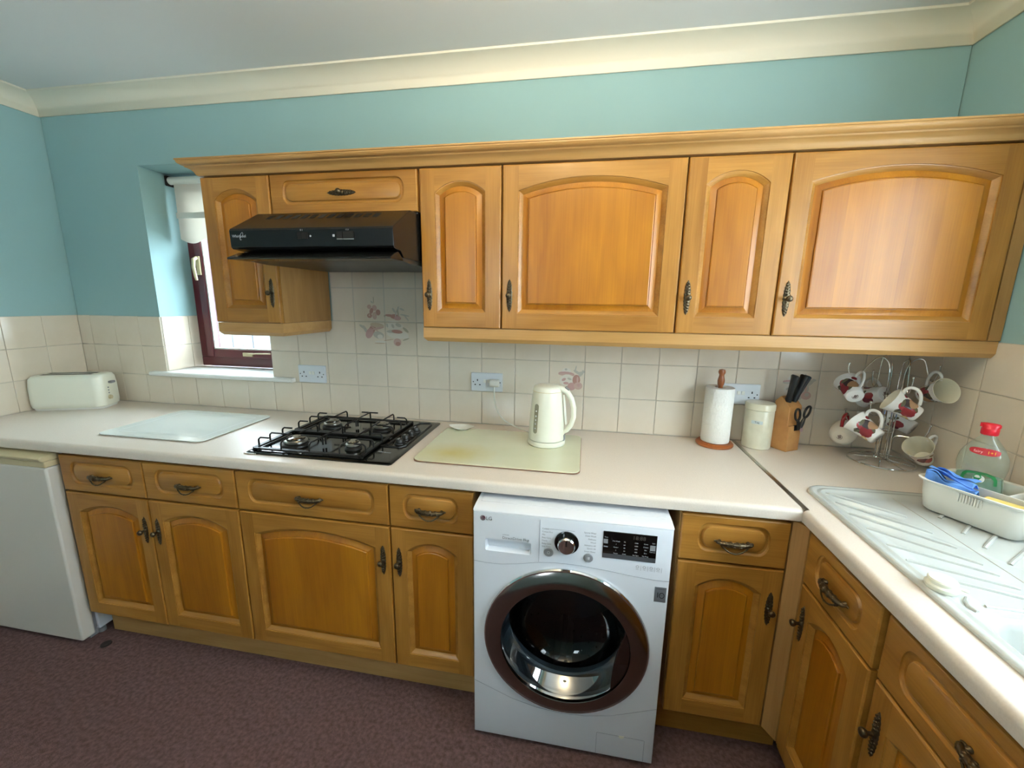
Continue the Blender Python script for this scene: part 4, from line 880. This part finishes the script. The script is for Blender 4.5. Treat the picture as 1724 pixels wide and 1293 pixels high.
for z in (.075, .093, .108, .124, .143): r = .0706 - (z - .08) * .075; b.sphere((kx + r * cos(ga), ky + r * sin(ga), kz + z), .0032, 8, 6, (1, 1, 1))
b.build('gauge_balls', M['inkw'], ke)
b = MB(); b.prism([(-.0122, 1.096), (-.030, 1.098), (-.036, 1.104), (-.036, 1.124), (-.030, 1.130), (-.0122, 1.132)], 'x', .1855, .2285)
pl = b.build('kettle_plug', M['whitep'], None, bevel=.004)
tag(pl, 'white three-pin plug and flex of the kettle in the right-hand outlet', 'plug')
b = MB(); cpts = [(.207, -.030, 1.098), (.208, -.034, 1.075), (.212, -.036, 1.03), (.225, -.034, .985), (.250, -.030, .950), (.290, -.035, .928), (.34, -.060, .9185), (.375, -.09, .9175), (.395, -.13, .9225), (.405, -.165, .9225)]
def smoothpts(P, n=6):
    P = [Vector(p) for p in P]; out = []
    for i in range(len(P) - 1):
        a, b_, c, d = P[max(0, i - 1)], P[i], P[i + 1], P[min(len(P) - 1, i + 2)]
        for k in range(n):
            t = k / n; out.append(.5 * ((2 * b_) + (c - a) * t + (2 * a - 5 * b_ + 4 * c - d) * t * t + (3 * b_ - a - 3 * c + d) * t ** 3))
    return out + [P[-1]]
b.tube(smoothpts(cpts), .0030, 8); b.build('flex', M['whitep'], pl)
# little dish
b = MB(); secs = []
for z, r, ln_ in [(.0, .022, 0), (.003, .026, .1), (.008, .036, .6), (.012, .042, 1.0), (.0135, .043, 1.0), (.012, .040, .9), (.006, .030, .3), (.0035, .020, 0)]:
    secs.append([(.083 + r * cos(a) * (1 + .35 * ln_ * abs(cos(a)) ** 6), -.128 + r * .9 * sin(a), kz + z + .004 * ln_ * abs(cos(a)) ** 6) for a in [2 * pi * k / 40 for k in range(40)]])
b.loft(secs, cap0=True, cap1=True); tag(b.build('spoon_rest', M['whitep']), 'small white eared dish on the corner of the stained board', 'dish')

# ------------------------------------------------------------ kitchen roll, tin, knife block
wn = mat('turned_pine', 'a8602e', .35, coat=.3, mottle=(20, '955024', 1))
kr = thing('kitchen_roll_holder', (1.147, -.078, ZK), 'turned wooden holder with a round base carrying the kitchen roll', 'holder')
c = (1.147, -.078, tz)
b = MB(); b.lathe([(.068, 0), (.071, .004), (.071, .010), (.064, .016), (0, .017)], c, n=40); b.build('holder_base', wn, kr)
b = MB(); b.lathe([(.0085, .017), (.0085, .245), (.0125, .255), (.0135, .268), (.010, .285), (.0095, .292), (.0125, .297), (.0135, .304), (.011, .312), (0, .315)], c, n=20); b.build('post', wn, kr)
b = MB(); b.lathe([(.020, .0178), (.0525, .0178), (.054, .021), (.054, .238), (.0525, .241), (.020, .241), (.020, .0178)], c, n=48, cap0=False, cap1=False)
tag(b.build('kitchen_roll', mat('white_paper', 'ecebe4', .95, bump=(130, .7, .004)), None), 'white kitchen roll on the turned wooden holder', 'kitchen roll')
ti = thing('tea_canister', (1.309, -.064, ZK), 'cream tea canister with lid between the kitchen roll and knife block', 'canister'); c = (1.309, -.064, tz)
cm = mat('cream_marbled_tin', 'dcd8c2', .28, coat=.2, mottle=(22, 'cfcbb4', .7))
b = MB(); b.lathe([(.050, 0), (.0525, .003), (.0525, .155), (.0515, .157), (0, .157)], c, n=48); b.build('canister_body', cm, ti)
b = MB(); b.lathe([(.053, .1578), (.0545, .159), (.0545, .178), (.051, .184), (.040, .186), (.0, .1865)], c, n=48); b.build('lid', mat('cream_lid', 'dcd6bb', .3, coat=.2), ti)
def onto(mb, cx_, cy_, r, a0, zc, a=0):                # wrap flat lettering round a cylinder
    for i in range(a, len(mb.v)): v = mb.v[i]; th = a0 + v.x / r; mb.v[i] = Vector((cx_ + (r + v.z) * cos(th), cy_ + (r + v.z) * sin(th), zc + v.y))
av = math.atan2(CAMP.y + .064, CAMP.x - 1.309)
b = MB(); b.loft([[(-.020 + .04 * k / 8, y, .0004) for k in range(9)] for y in (-.0065, .0065)], close=False); onto(b, c[0], c[1], .0525, av - .08, ZK + .112); lb = b.build('tin_label', mat('pale_blue_label', 'c3d0d0', .5), ti)
b = MB(); text_into(b, 'Tea', .011, Matrix.Translation((0, 0, .0007))); onto(b, c[0], c[1], .0525, av - .08, ZK + .112); b.build('label_lettering', M['inkd'], lb, smooth=False)
# knife block
kbk = thing('knife_block', (1.414, -.074, ZK), 'light wooden knife block between the tea canister and mug tree', 'knife block'); kbk.rotation_euler = (0, 0, radians(32))
bw = mat('beech_block', 'c9965c', .4, coat=.15, mottle=(16, 'b27c45', .8))
# local: +x to the right, -y forward
b = MB(); b.prism([(-.030, .0006), (.040, .0006), (.040, .195), (.018, .218), (-.022, .180), (-.022, .105), (-.030, .105)], 'x', -.036, .036); b.build('block_body', bw, kbk, local=True, bevel=.002)
b = MB(); b.box(-.006, .024, -.0308, -.024, .085, .1052); b.build('scissor_slot', M['dark'], kbk, local=True)
def blk_thing(name, label, cat, grp=None):
    t = thing(name, kbk.location, label, cat, grp); t.rotation_euler = kbk.rotation_euler; return t
kn = mat('black_knife_handle', '15191c', .4)
for i, (x, y, tx, lab, hh) in enumerate([(-.026, -.004, .000, 'leftmost of three black-handled knives in the wooden block', .108), (-.001, -.008, .018, 'middle of three black-handled knives in the wooden block', .110), (.023, .006, .036, 'rightmost of three black-handled knives in the wooden block', .108)]):
    t = blk_thing('knife', lab, 'knife', 'knives in the wooden block')
    bs = Vector((x, y, .198 + (y + .022) * .0)); d = Vector((tx * 1.3, -.018, .105)).normalized()
    b = MB(); rings = []
    u = Vector((1, 0, 0)); u = (u - d * u.dot(d)).normalized(); v = d.cross(u)
    for s_, a_, c_ in [(0, .0075, .012), (.012, .0085, .014), (.03, .0075, .0115), (.06, .008, .013), (.09, .0085, .0145), (hh - .004, .008, .0165), (hh, .005, .012)]:
        rings.append([bs + d * s_ + u * (a_ * cos(q)) + v * (c_ * sin(q)) + v * (.004 * (s_ / hh) ** 2) for q in [2 * pi * k / 12 for k in range(12)]])
    b.loft(rings, cap0=True, cap1=True); b.build('knife_handle', kn, t, local=True, ang=60)
sc = blk_thing('scissors', 'black-handled kitchen scissors in the front slot of the knife block', 'scissors')
def ring2(cx_, cz_, rx, rz, tilt, r): return [(cx_ + rx * cos(t) * cos(tilt) - rz * sin(t) * sin(tilt), -.040, cz_ + rx * cos(t) * sin(tilt) + rz * sin(t) * cos(tilt)) for t in [2 * pi * k / 24 for k in range(24)]]
for s_, tl, cxx, czz in ((-1, .25, -.012, .153), (1, -.55, .042, .160)):
    b = MB(); b.tube(ring2(cxx, czz, .014, .024, tl, .004), .0042, 8, closed=True)
    b.tube([(cxx + (.003 if s_ < 0 else -.010), -.040, czz - .022), (.012 + s_ * .010, -.040, .118), (.010 + s_ * .003, -.038, .092)], [.0045, .0075, .0075], 8); b.build('scissor_handle', kn, sc, local=True)
b = MB(); b.lathe([(.008, 0), (.008, .003), (0, .004)], (.011, -.046, .092), (0, -1, 0), 16); b.build('pivot', mat('pink_pivot', 'b79a9a', .4), sc, local=True)

# ------------------------------------------------------------ mug tree and mugs
mt_ = thing('mug_tree', (1.708, -.150, ZK), 'chrome wire mug tree in the right corner', 'mug tree'); hcx, hcy = 1.708, -.150
b = MB(); zr_ = ZK + .0042; ring_ = lambda r, z, n=40: [(hcx + r * cos(2 * pi * k / n), hcy + r * sin(2 * pi * k / n), z) for k in range(n)]
b.tube(ring_(.098, zr_), .0028, 8, closed=True)
for k in range(8):
    a = 2 * pi * k / 8 + .2; b.tube([(hcx + .018 * cos(a), hcy + .018 * sin(a), zr_ + .010), (hcx + .05 * cos(a), hcy + .05 * sin(a), zr_ + .005), (hcx + .098 * cos(a), hcy + .098 * sin(a), zr_)], .002, 6)
b.tube(ring_(.018, zr_ + .010, 20), .0022, 6, closed=True); b.build('wire_base', M['chrome'], mt_)
b = MB()
for k in range(6):
    a = 2 * pi * k / 6 + .3; x, y = hcx + .020 * cos(a), hcy + .020 * sin(a); b.tube([(x, y, zr_ + .010), (x, y, ZK + .25)], .0022, 8)
for z in (ZK + .12, ZK + .25): b.tube(ring_(.020, z, 20), .002, 6, closed=True)
b.build('upright', M['chrome'], mt_)
tips = [((1.566, -.125, 1.274), 0), ((1.694, -.050, 1.238), 0), ((1.690, -.255, 1.247), 0), ((1.815, -.180, 1.281), 0), ((1.594, -.100, 1.094), 1), ((1.600, -.220, 1.151), 1), ((1.80, -.215, 1.075), 1), ((1.79, -.075, 1.13), 1)]
for (tx, ty, tz_), lo in tips:
    d = Vector((tx - hcx, ty - hcy, 0)); r = d.length; d.normalize(); zz = tz_ - .055; x0 = Vector((hcx, hcy, 0)) + d * .020
    b = MB()
    if not lo: P = [Vector((x0.x, x0.y, ZK + .25)), Vector((x0.x, x0.y, ZK + .35)) + d * .004, Vector((x0.x, x0.y, min(ZK + .385, 1.297))) + d * .022, Vector((x0.x, x0.y, min(ZK + .383, 1.295))) + d * .048, Vector((hcx, hcy, zz + .012)) + d * (r * .78), Vector((hcx, hcy, zz)) + d * (r * .9), Vector((tx, ty, tz_ - .025)), Vector((tx, ty, tz_))]
    else: P = [Vector((x0.x, x0.y, zz - .02)), Vector((x0.x, x0.y, zz)) + d * .012, Vector((hcx, hcy, zz + .004)) + d * (r * .8), Vector((tx, ty, zz + .024)) - d * .006, Vector((tx, ty, tz_))]
    b.tube(smoothpts(P, 5), .0020, 8); b.sphere((tx, ty, tz_), .0042, 10, 6); b.build('hook', M['chrome'], mt_)
FR1, FR2, DK, LF, YL, PR = '8e2f38', 'a2434a', '3c3236', '64604c', 'd8b988', '6d3040'
def fruit(seed, side):                                 # printed pears, plums and leaves round the mug
    R_ = .035; out = []
    for a, z, r1, r2, rot, colr in [(-.55, .052, .005, .013, .9, LF), (.30, .022, .013, .007, .6, LF), (-.45, .040, .013, .011, 0, 'a87f60'), (-.62, .046, .009, .010, 0, DK), (0, .048, .014, .017, 0, FR2), (-.36, .030, .019, .017, 0, FR1), (.45, .046, .015, .015, .3, DK), (.80, .034, .017, .013, .2, 'b08a6a'), (-.75, .050, .004, .014, .9, LF), (-.2, .012, .003, .014, 1.1, LF), (.2, .060, .011, .005, .2, LF), (1.1, .065, .008, .006, 0, FR1), (-1.3, .022, .011, .011, 0, YL), (-1.3, .022, .006, .006, 0, 'e8dcc4'), (2.2, .045, .014, .015, 0, PR), (2.7, .034, .012, .014, 0, FR2), (3.1, .055, .005, .014, .7, LF), (-2.2, .05, .013, .014, 0, PR), (-2.6, .03, .004, .018, .8, LF), (-1.75, .055, .004, .013, .4, LF)]:
        th = side + a; out.append(((R_ * cos(th), R_ * sin(th), z), (r1 * 1.2, r1 * 1.2, r2 * 1.2), (0, 0, 0) if rot == 0 else (rot * cos(th), rot * sin(th), 0), colr))
    return out
mug_m = [spots('fruit_china_%d' % k, 'e9e8e6', fruit(k, s_)) for k, s_ in enumerate((-1.30, 1.75))]
plainm = mat('speckled_china', 'd9d4c8', .2, coat=.3)
mug_in = mat('cream_china_inside', 'ddd8c4', .15, coat=.3)
def mug_meshes(mt0, prof_o, prof_i, hc=None):
    n = 40; b = MB(); b.lathe(prof_o, n=n, cap0=True, cap1=False); b.mi = 1; b.lathe(prof_i, n=n, cap0=False, cap1=True); return b.mesh('mug_body', [mt0, mug_in], ang=50)
po = [(.024, 0), (.0265, .001), (.0275, .004), (.0300, .030), (.0345, .060), (.0405, .084), (.0420, .088)]; pi_ = [(.0420, .088), (.0410, .0885), (.0395, .086), (.0330, .060), (.0285, .030), (.0255, .007), (.018, .0045)]
po5 = [(.022, 0), (.026, .002), (.0375, .012), (.0430, .032), (.0435, .060), (.0405, .088)]; pi5 = [(.0405, .088), (.0395, .0885), (.0385, .086), (.0405, .058), (.0400, .032), (.034, .012), (.015, .006)]
MUG = [mug_meshes(mug_m[0], po, pi_), mug_meshes(mug_m[1], po, pi_)]; MUG5 = mug_meshes(plainm, po5, pi5)
hb_ = MB(); hb_.tube(smoothpts([(.0365, 0, .074), (.050, 0, .079), (.063, 0, .073), (.068, 0, .058), (.062, 0, .042), (.048, 0, .028), (.030, 0, .018)], 4), .0042, 10, flat=1.25); MH = hb_.mesh('handle', mat('white_china', 'e9e8e4', .14, coat=.4), ang=60)
hr_ = MB(); hr_.tube(smoothpts([(.0410, 0, .074), (.056, 0, .077), (.068, 0, .068), (.071, 0, .052), (.066, 0, .034), (.050, 0, .022), (.036, 0, .016)], 4), .0060, 10, flat=1.2); MHR = hr_.mesh('handle', mat('red_china', '8c1119', .16, coat=.4), ang=60)
bmk = MB(); bmk.add([(-.008, -.003, -.0004), (.006, -.006, -.0004), (.008, .004, -.0004), (-.004, .006, -.0004)], [(0, 1, 2, 3)]); bmk.tube([(.012 * cos(t) * .8, .009 * sin(t), -.0004) for t in [2 * pi * k / 10 for k in range(8)]], .0008, 4); BM_ = bmk.mesh('base_mark', mat('maker_mark', '7a6c6a', .4))
mugs = [('white fruit-print mug hanging upper left of the tree, base towards the viewer', (1.574, -.145, 1.180), (.12, .86, .42), (.288, -.465, .837), 0, 1),
        ('fruit-print mug hanging behind the upper left mug, against the tiles', (1.694, -.075, 1.148), (-.245, .909, -.337), (.104, .37, .923), 0, 0),
        ('fruit-print mug hanging at upper centre front, rim tipped left', (1.679, -.252, 1.146), (-.795, .326, .511), (.422, -.307, .853), 0, 1),
        ('fruit-print mug hanging at upper right, open rim facing out', (1.776, -.232, 1.196), (.067, -.932, .356), (-.093, .35, .932), 0, 0),
        ('round speckled mug with a red handle hanging at lower left', (1.597, -.105, 1.003), (.66, .72, .22), (-.113, -.092, .989), 2, 0),
        ('fruit-print mug hanging at lower left front, below the red-handled one\'s neighbour', (1.592, -.232, 1.056), (-.519, .695, .497), (.422, -.297, .856), 0, 1),
        ('fruit-print mug at the lower back of the tree, mostly hidden behind the front mug', (1.777, -.105, 1.058), (-.55, .742, .384), (.413, -.158, .897), 0, 0),
        ('cream-lined mug hanging lowest at the right, rim facing up to the viewer', (1.772, -.235, .982), (-.627, -.433, .648), (.672, .12, .731), 0, 0)]
mugs[5] = ('fruit-print mug hanging at lower left front, overlapping the red-handled mug',) + mugs[5][1:]
for lab, pc, ax, hd_, kind, print_side in mugs:
    A = Vector(ax).normalized(); H = Vector(hd_); H = (H - A * H.dot(A)).normalized(); Y = A.cross(H)
    R3 = Matrix((H, Y, A)).transposed(); org = Vector(pc) - A * .044
    t = thing('mug', org, lab, 'mug', 'mugs on the chrome mug tree'); t.rotation_euler = R3.to_euler()
    if kind == 2: place('mug_body', MUG5, t, (0, 0, 0)); place('handle', MHR, t, (0, 0, 0))['label'] = 'red handle'
    else: place('mug_body', MUG[1 - print_side], t, (0, 0, 0)); place('handle', MH, t, (0, 0, 0))
    place('base_mark', BM_, t, (0, 0, 0))

# ------------------------------------------------------------ washing-up tidy, bottle, cloth, sponge
ta_ = Vector((.48, -.877, 0)); tb_ = Vector((.877, .48, 0)); TZ = zf + .0036
tr = thing('washing_up_tidy', (1.552, -.545, TZ), 'white plastic washing-up tidy standing on the sink drainer', 'caddy'); yaw_t = radians(28)
tr.rotation_euler = (0, 0, yaw_t)                      # local x = towards the wall, local -y = along the front
LX, LY, HT = .190, .213, .088                            # depth towards wall, length along drainer, height
def tl(d, z, r=.03): return [(x, y, z) for x, y in rrect(d, LX - d, -LY + d, -d, max(.008, r - d * .4), 6)]
b = MB(); b.loft([tl(.014, .0008), tl(.008, .006), tl(.002, .05), tl(0, HT - .006), tl(-.008, HT - .002), tl(-.009, HT + .002), tl(-.006, HT + .003), tl(.003, HT), tl(.005, .05), tl(.010, .008)], cap0=True); b.face(tl(.010, .008)); b.build('tidy_body', M['whitep'], tr, local=True, ang=50)
b = MB(); b.box(.081, .085, -LY + .006, -.006, .009, HT - .002); b.build('divider', M['whitep'], tr, local=True, bevel=.001); b = MB(); b.box(.0855, LX - .006, -.148, -.144, .009, HT - .002); b.build('divider', M['whitep'], tr, local=True, bevel=.001)
b = MB()
for i in range(9): b.box(-.0042, -.0008, -.092 - i * .0055, -.0895 - i * .0055, HT - .030, HT - .008)
b.build('grip_ribs', M['whitep'], tr, local=True)
def tw(x, y, z): return tr.location + Matrix.Rotation(yaw_t, 3, 'Z') @ Vector((x, y, z))
# bottle
bc = tw(.134, -.064, .0095); bo = thing('washing_up_liquid_bottle', bc, 'clear squeezy bottle with a red cap standing in the white tidy', 'bottle'); bo.rotation_euler = (0, 0, radians(-40))
def ell(a, c_, z, n=36): return [(a * cos(2 * pi * k / n), c_ * sin(2 * pi * k / n), z) for k in range(n)]
prf = [(.040, .026, 0), (.046, .030, .004), (.048, .032, .02), (.049, .033, .055), (.045, .030, .078), (.047, .031, .090), (.050, .032, .105), (.047, .030, .125), (.036, .025, .147), (.022, .020, .164), (.015, .015, .172), (.014, .014, .180)]
prf = [(a, c_, h * 1.2) for a, c_, h in prf]
b = MB(); b.loft([ell(*p) for p in prf], cap0=True); b.build('bottle_shell', glassy('clear_bottle', 'f0f8f4', .8, .04, body=.10, bodycol='e6f0ea', minr=.05), bo, local=True, ang=60)
b = MB(); b.loft([ell(p[0] - .002, p[1] - .002, p[2] + .001) for p in prf[:5]], cap0=True, cap1=True); b.build('liquid', glassy('pale_green_liquid', 'cfeedd', .5, .05, body=.28, bodycol='cfe9da'), bo, local=True)
q = .036; b = MB(); b.lathe([(.0165, .176 + q), (.0175, .178 + q), (.0175, .192 + q), (.0165, .194 + q)], n=28); b.loft([ell(.0165, .0165, .194 + q), ell(.019, .014, .198 + q), ell(.019, .013, .204 + q), ell(.016, .010, .207 + q)], cap0=True, cap1=True); b.box(-.020, -.010, -.006, .006, .196 + q, .206 + q); b.build('cap', mat('red_cap', 'd3142c', .35), bo, local=True, ang=50)
def lab(mb, pts, z0, k=1.0, off=.0012):               # wrap (u along, v up) on the bottle's broad face (-y)
    out = []
    for u, v in pts:
        z = z0 + v; a_, c_ = prf[-1][0], prf[-1][1]
        for (a0, c0, h0), (a1, c1, h1) in zip(prf, prf[1:]):
            if h0 <= z <= h1: t = (z - h0) / (h1 - h0); a_, c_ = a0 + (a1 - a0) * t, c0 + (c1 - c0) * t
        s = max(-.96, min(.96, u / a_)); out.append((u, -(c_ * sqrt(1 - s * s)) - off, z))
    return out
def label_mesh(outline, z0, mt, off, name, inner=None, par=bo):
    m = MB(); cu = sum(p[0] for p in outline) / len(outline); cv = sum(p[1] for p in outline) / len(outline)
    rings = [[(cu + (p[0] - cu) * s, cv + (p[1] - cv) * s) for p in outline] for s in ((1, .8, .6, .4, .2, .02) if inner is None else (1, (1 + inner) / 2, inner))]
    m.loft([lab(m, r, z0, off=off) for r in rings]); return m.build(name, mt, par, local=True)
oval = lambda a, c_, n=28, p=2.6: [(a * abs(cos(t)) ** (2 / p) * (1 if cos(t) > 0 else -1), c_ * abs(sin(t)) ** (2 / p) * (1 if sin(t) > 0 else -1)) for t in [2 * pi * k / n for k in range(n)]]
label_mesh(oval(.029, .0095), .168, mat('red_label', 'c02a33', .4), .0015, 'red_label')
m = MB(); text_into(m, 'fairy', .010, Matrix.Translation((-.012, -.001, 0))); m2 = MB(); text_into(m2, '1+1', .011, Matrix.Translation((.013, -.001, 0)))
for q, mt2, nm in ((m, mat('pink_letters', 'f0c3bd', .5), 'label_lettering'), (m2, mat('yellow_letters', 'f0cf3c', .5), 'label_lettering')):
    pts = lab(None, [(v.x, v.y) for v in q.v], .168, off=.0019); q.v = [Vector(p) for p in pts]; q.build(nm, mt2, bo, local=True, smooth=False)
arch = [(-.034, -.006), (-.032, .010), (-.024, .019), (-.006, .022), (.014, .021), (.028, .015), (.034, .004), (.035, -.012), (.029, -.012), (.028, .002), (.022, .010), (.010, .014), (-.008, .015), (-.022, .012), (-.027, .004), (-.028, -.006)]
m = MB(); m.face(lab(None, arch, .090, off=.0015)); m.build('green_label', mat('green_label', '2f8f55', .4), bo, local=True)
lf = [(-.006, .016), (.003, .016), (.005, .006), (0, -.003), (-.008, -.001), (-.011, .006)]; m = MB(); m.face(lab(None, lf, .090, off=.0019)); m.build('green_leaf', bpy.data.materials['green_label'], bo, local=True)
label_mesh(oval(.011, .010), .092, M['whitep'], .0017, 'white_dot'); 
# cloth
t = thing('dishcloth', tw(.052, -.05, HT), 'folded bright blue dishcloth draped in the front of the tidy', 'cloth'); t.rotation_euler = (0, 0, yaw_t)
cl = mat('blue_cloth', '5f92dd', .85, bump=(240, .5, .002))
b = MB()
def strip(fn, nu=26, nv=8, thick=.0022):
    g_ = [[Vector(fn(i / nu, j / nv)) for j in range(nv + 1)] for i in range(nu + 1)]
    b.loft(g_, close=False)
strip(lambda u, v: (-.040 + .008 * sin(u * 9), .042 - u * .105, .006 + .004 * sin(u * 12) - v * .034 + .016 * (1 - u) ** 2))
strip(lambda u, v: (-.040 + .008 * sin(u * 9) + v * .045, .042 - u * .105 + .01 * v, .006 + .004 * sin(u * 12) + .016 * (1 - u) ** 2 - .018 * v + .006 * sin(v * 7 + u * 4)))
strip(lambda u, v: (-.026 + v * .030, .044 - u * .095, .010 + .018 * (1 - u) + .006 * sin(v * 6 + u * 5) - v * .004))
strip(lambda u, v: (-.010 + v * .028 + .004 * sin(u * 7), .034 - u * .080, .016 + .014 * (1 - u) * (1 - v) + .004 * sin(u * 9)))
o = b.build('cloth_fold', cl, t, local=True, merge=False, ang=80); so = o.modifiers.new('solid', 'SOLIDIFY'); so.thickness = .0022; so.offset = 0
t = thing('sponge', tw(.042, -.168, .0), 'yellow sponge cloth lying in the front of the tidy', 'sponge'); t.rotation_euler = (0, 0, yaw_t + .12)
b = MB(); b.box(-.028, .022, -.034, .048, .064, .078); b.build('sponge_body', mat('yellow_sponge', 'ead277', .95, bump=(160, .9, .004)), t, local=True, bevel=.003)
b = MB(); b.box(-.026, .020, -.032, .030, .0095, .0635); b.build('sponge_lower', mat('amber_sponge', 'caa75a', .95, bump=(160, .9, .004)), t, local=True, bevel=.003)

# unseen pendant lamp; its bowl is added to block light downward
cl_ = thing('added_uplighter', (.45, -1.35, ZC), 'unseen white pendant lamp with an added bowl that keeps its light upward', 'lamp')
b = MB(); b.lathe([(.05, 0), (.05, -.02), (.008, -.028), (.004, -.03), (.004, -.245), (0, -.245)], (.45, -1.35, ZC - .001), n=28); b.build('lamp_rose', M['whitep'], cl_)
b = MB(); b.lathe([(.0, 2.128), (.08, 2.132), (.13, 2.150), (.158, 2.182), (.160, 2.182), (.133, 2.147), (.082, 2.127), (0, 2.123)], (.45, -1.35, 0), n=40, cap0=False, cap1=False); b.build('lamp_light_screen', M['whitep'], cl_)
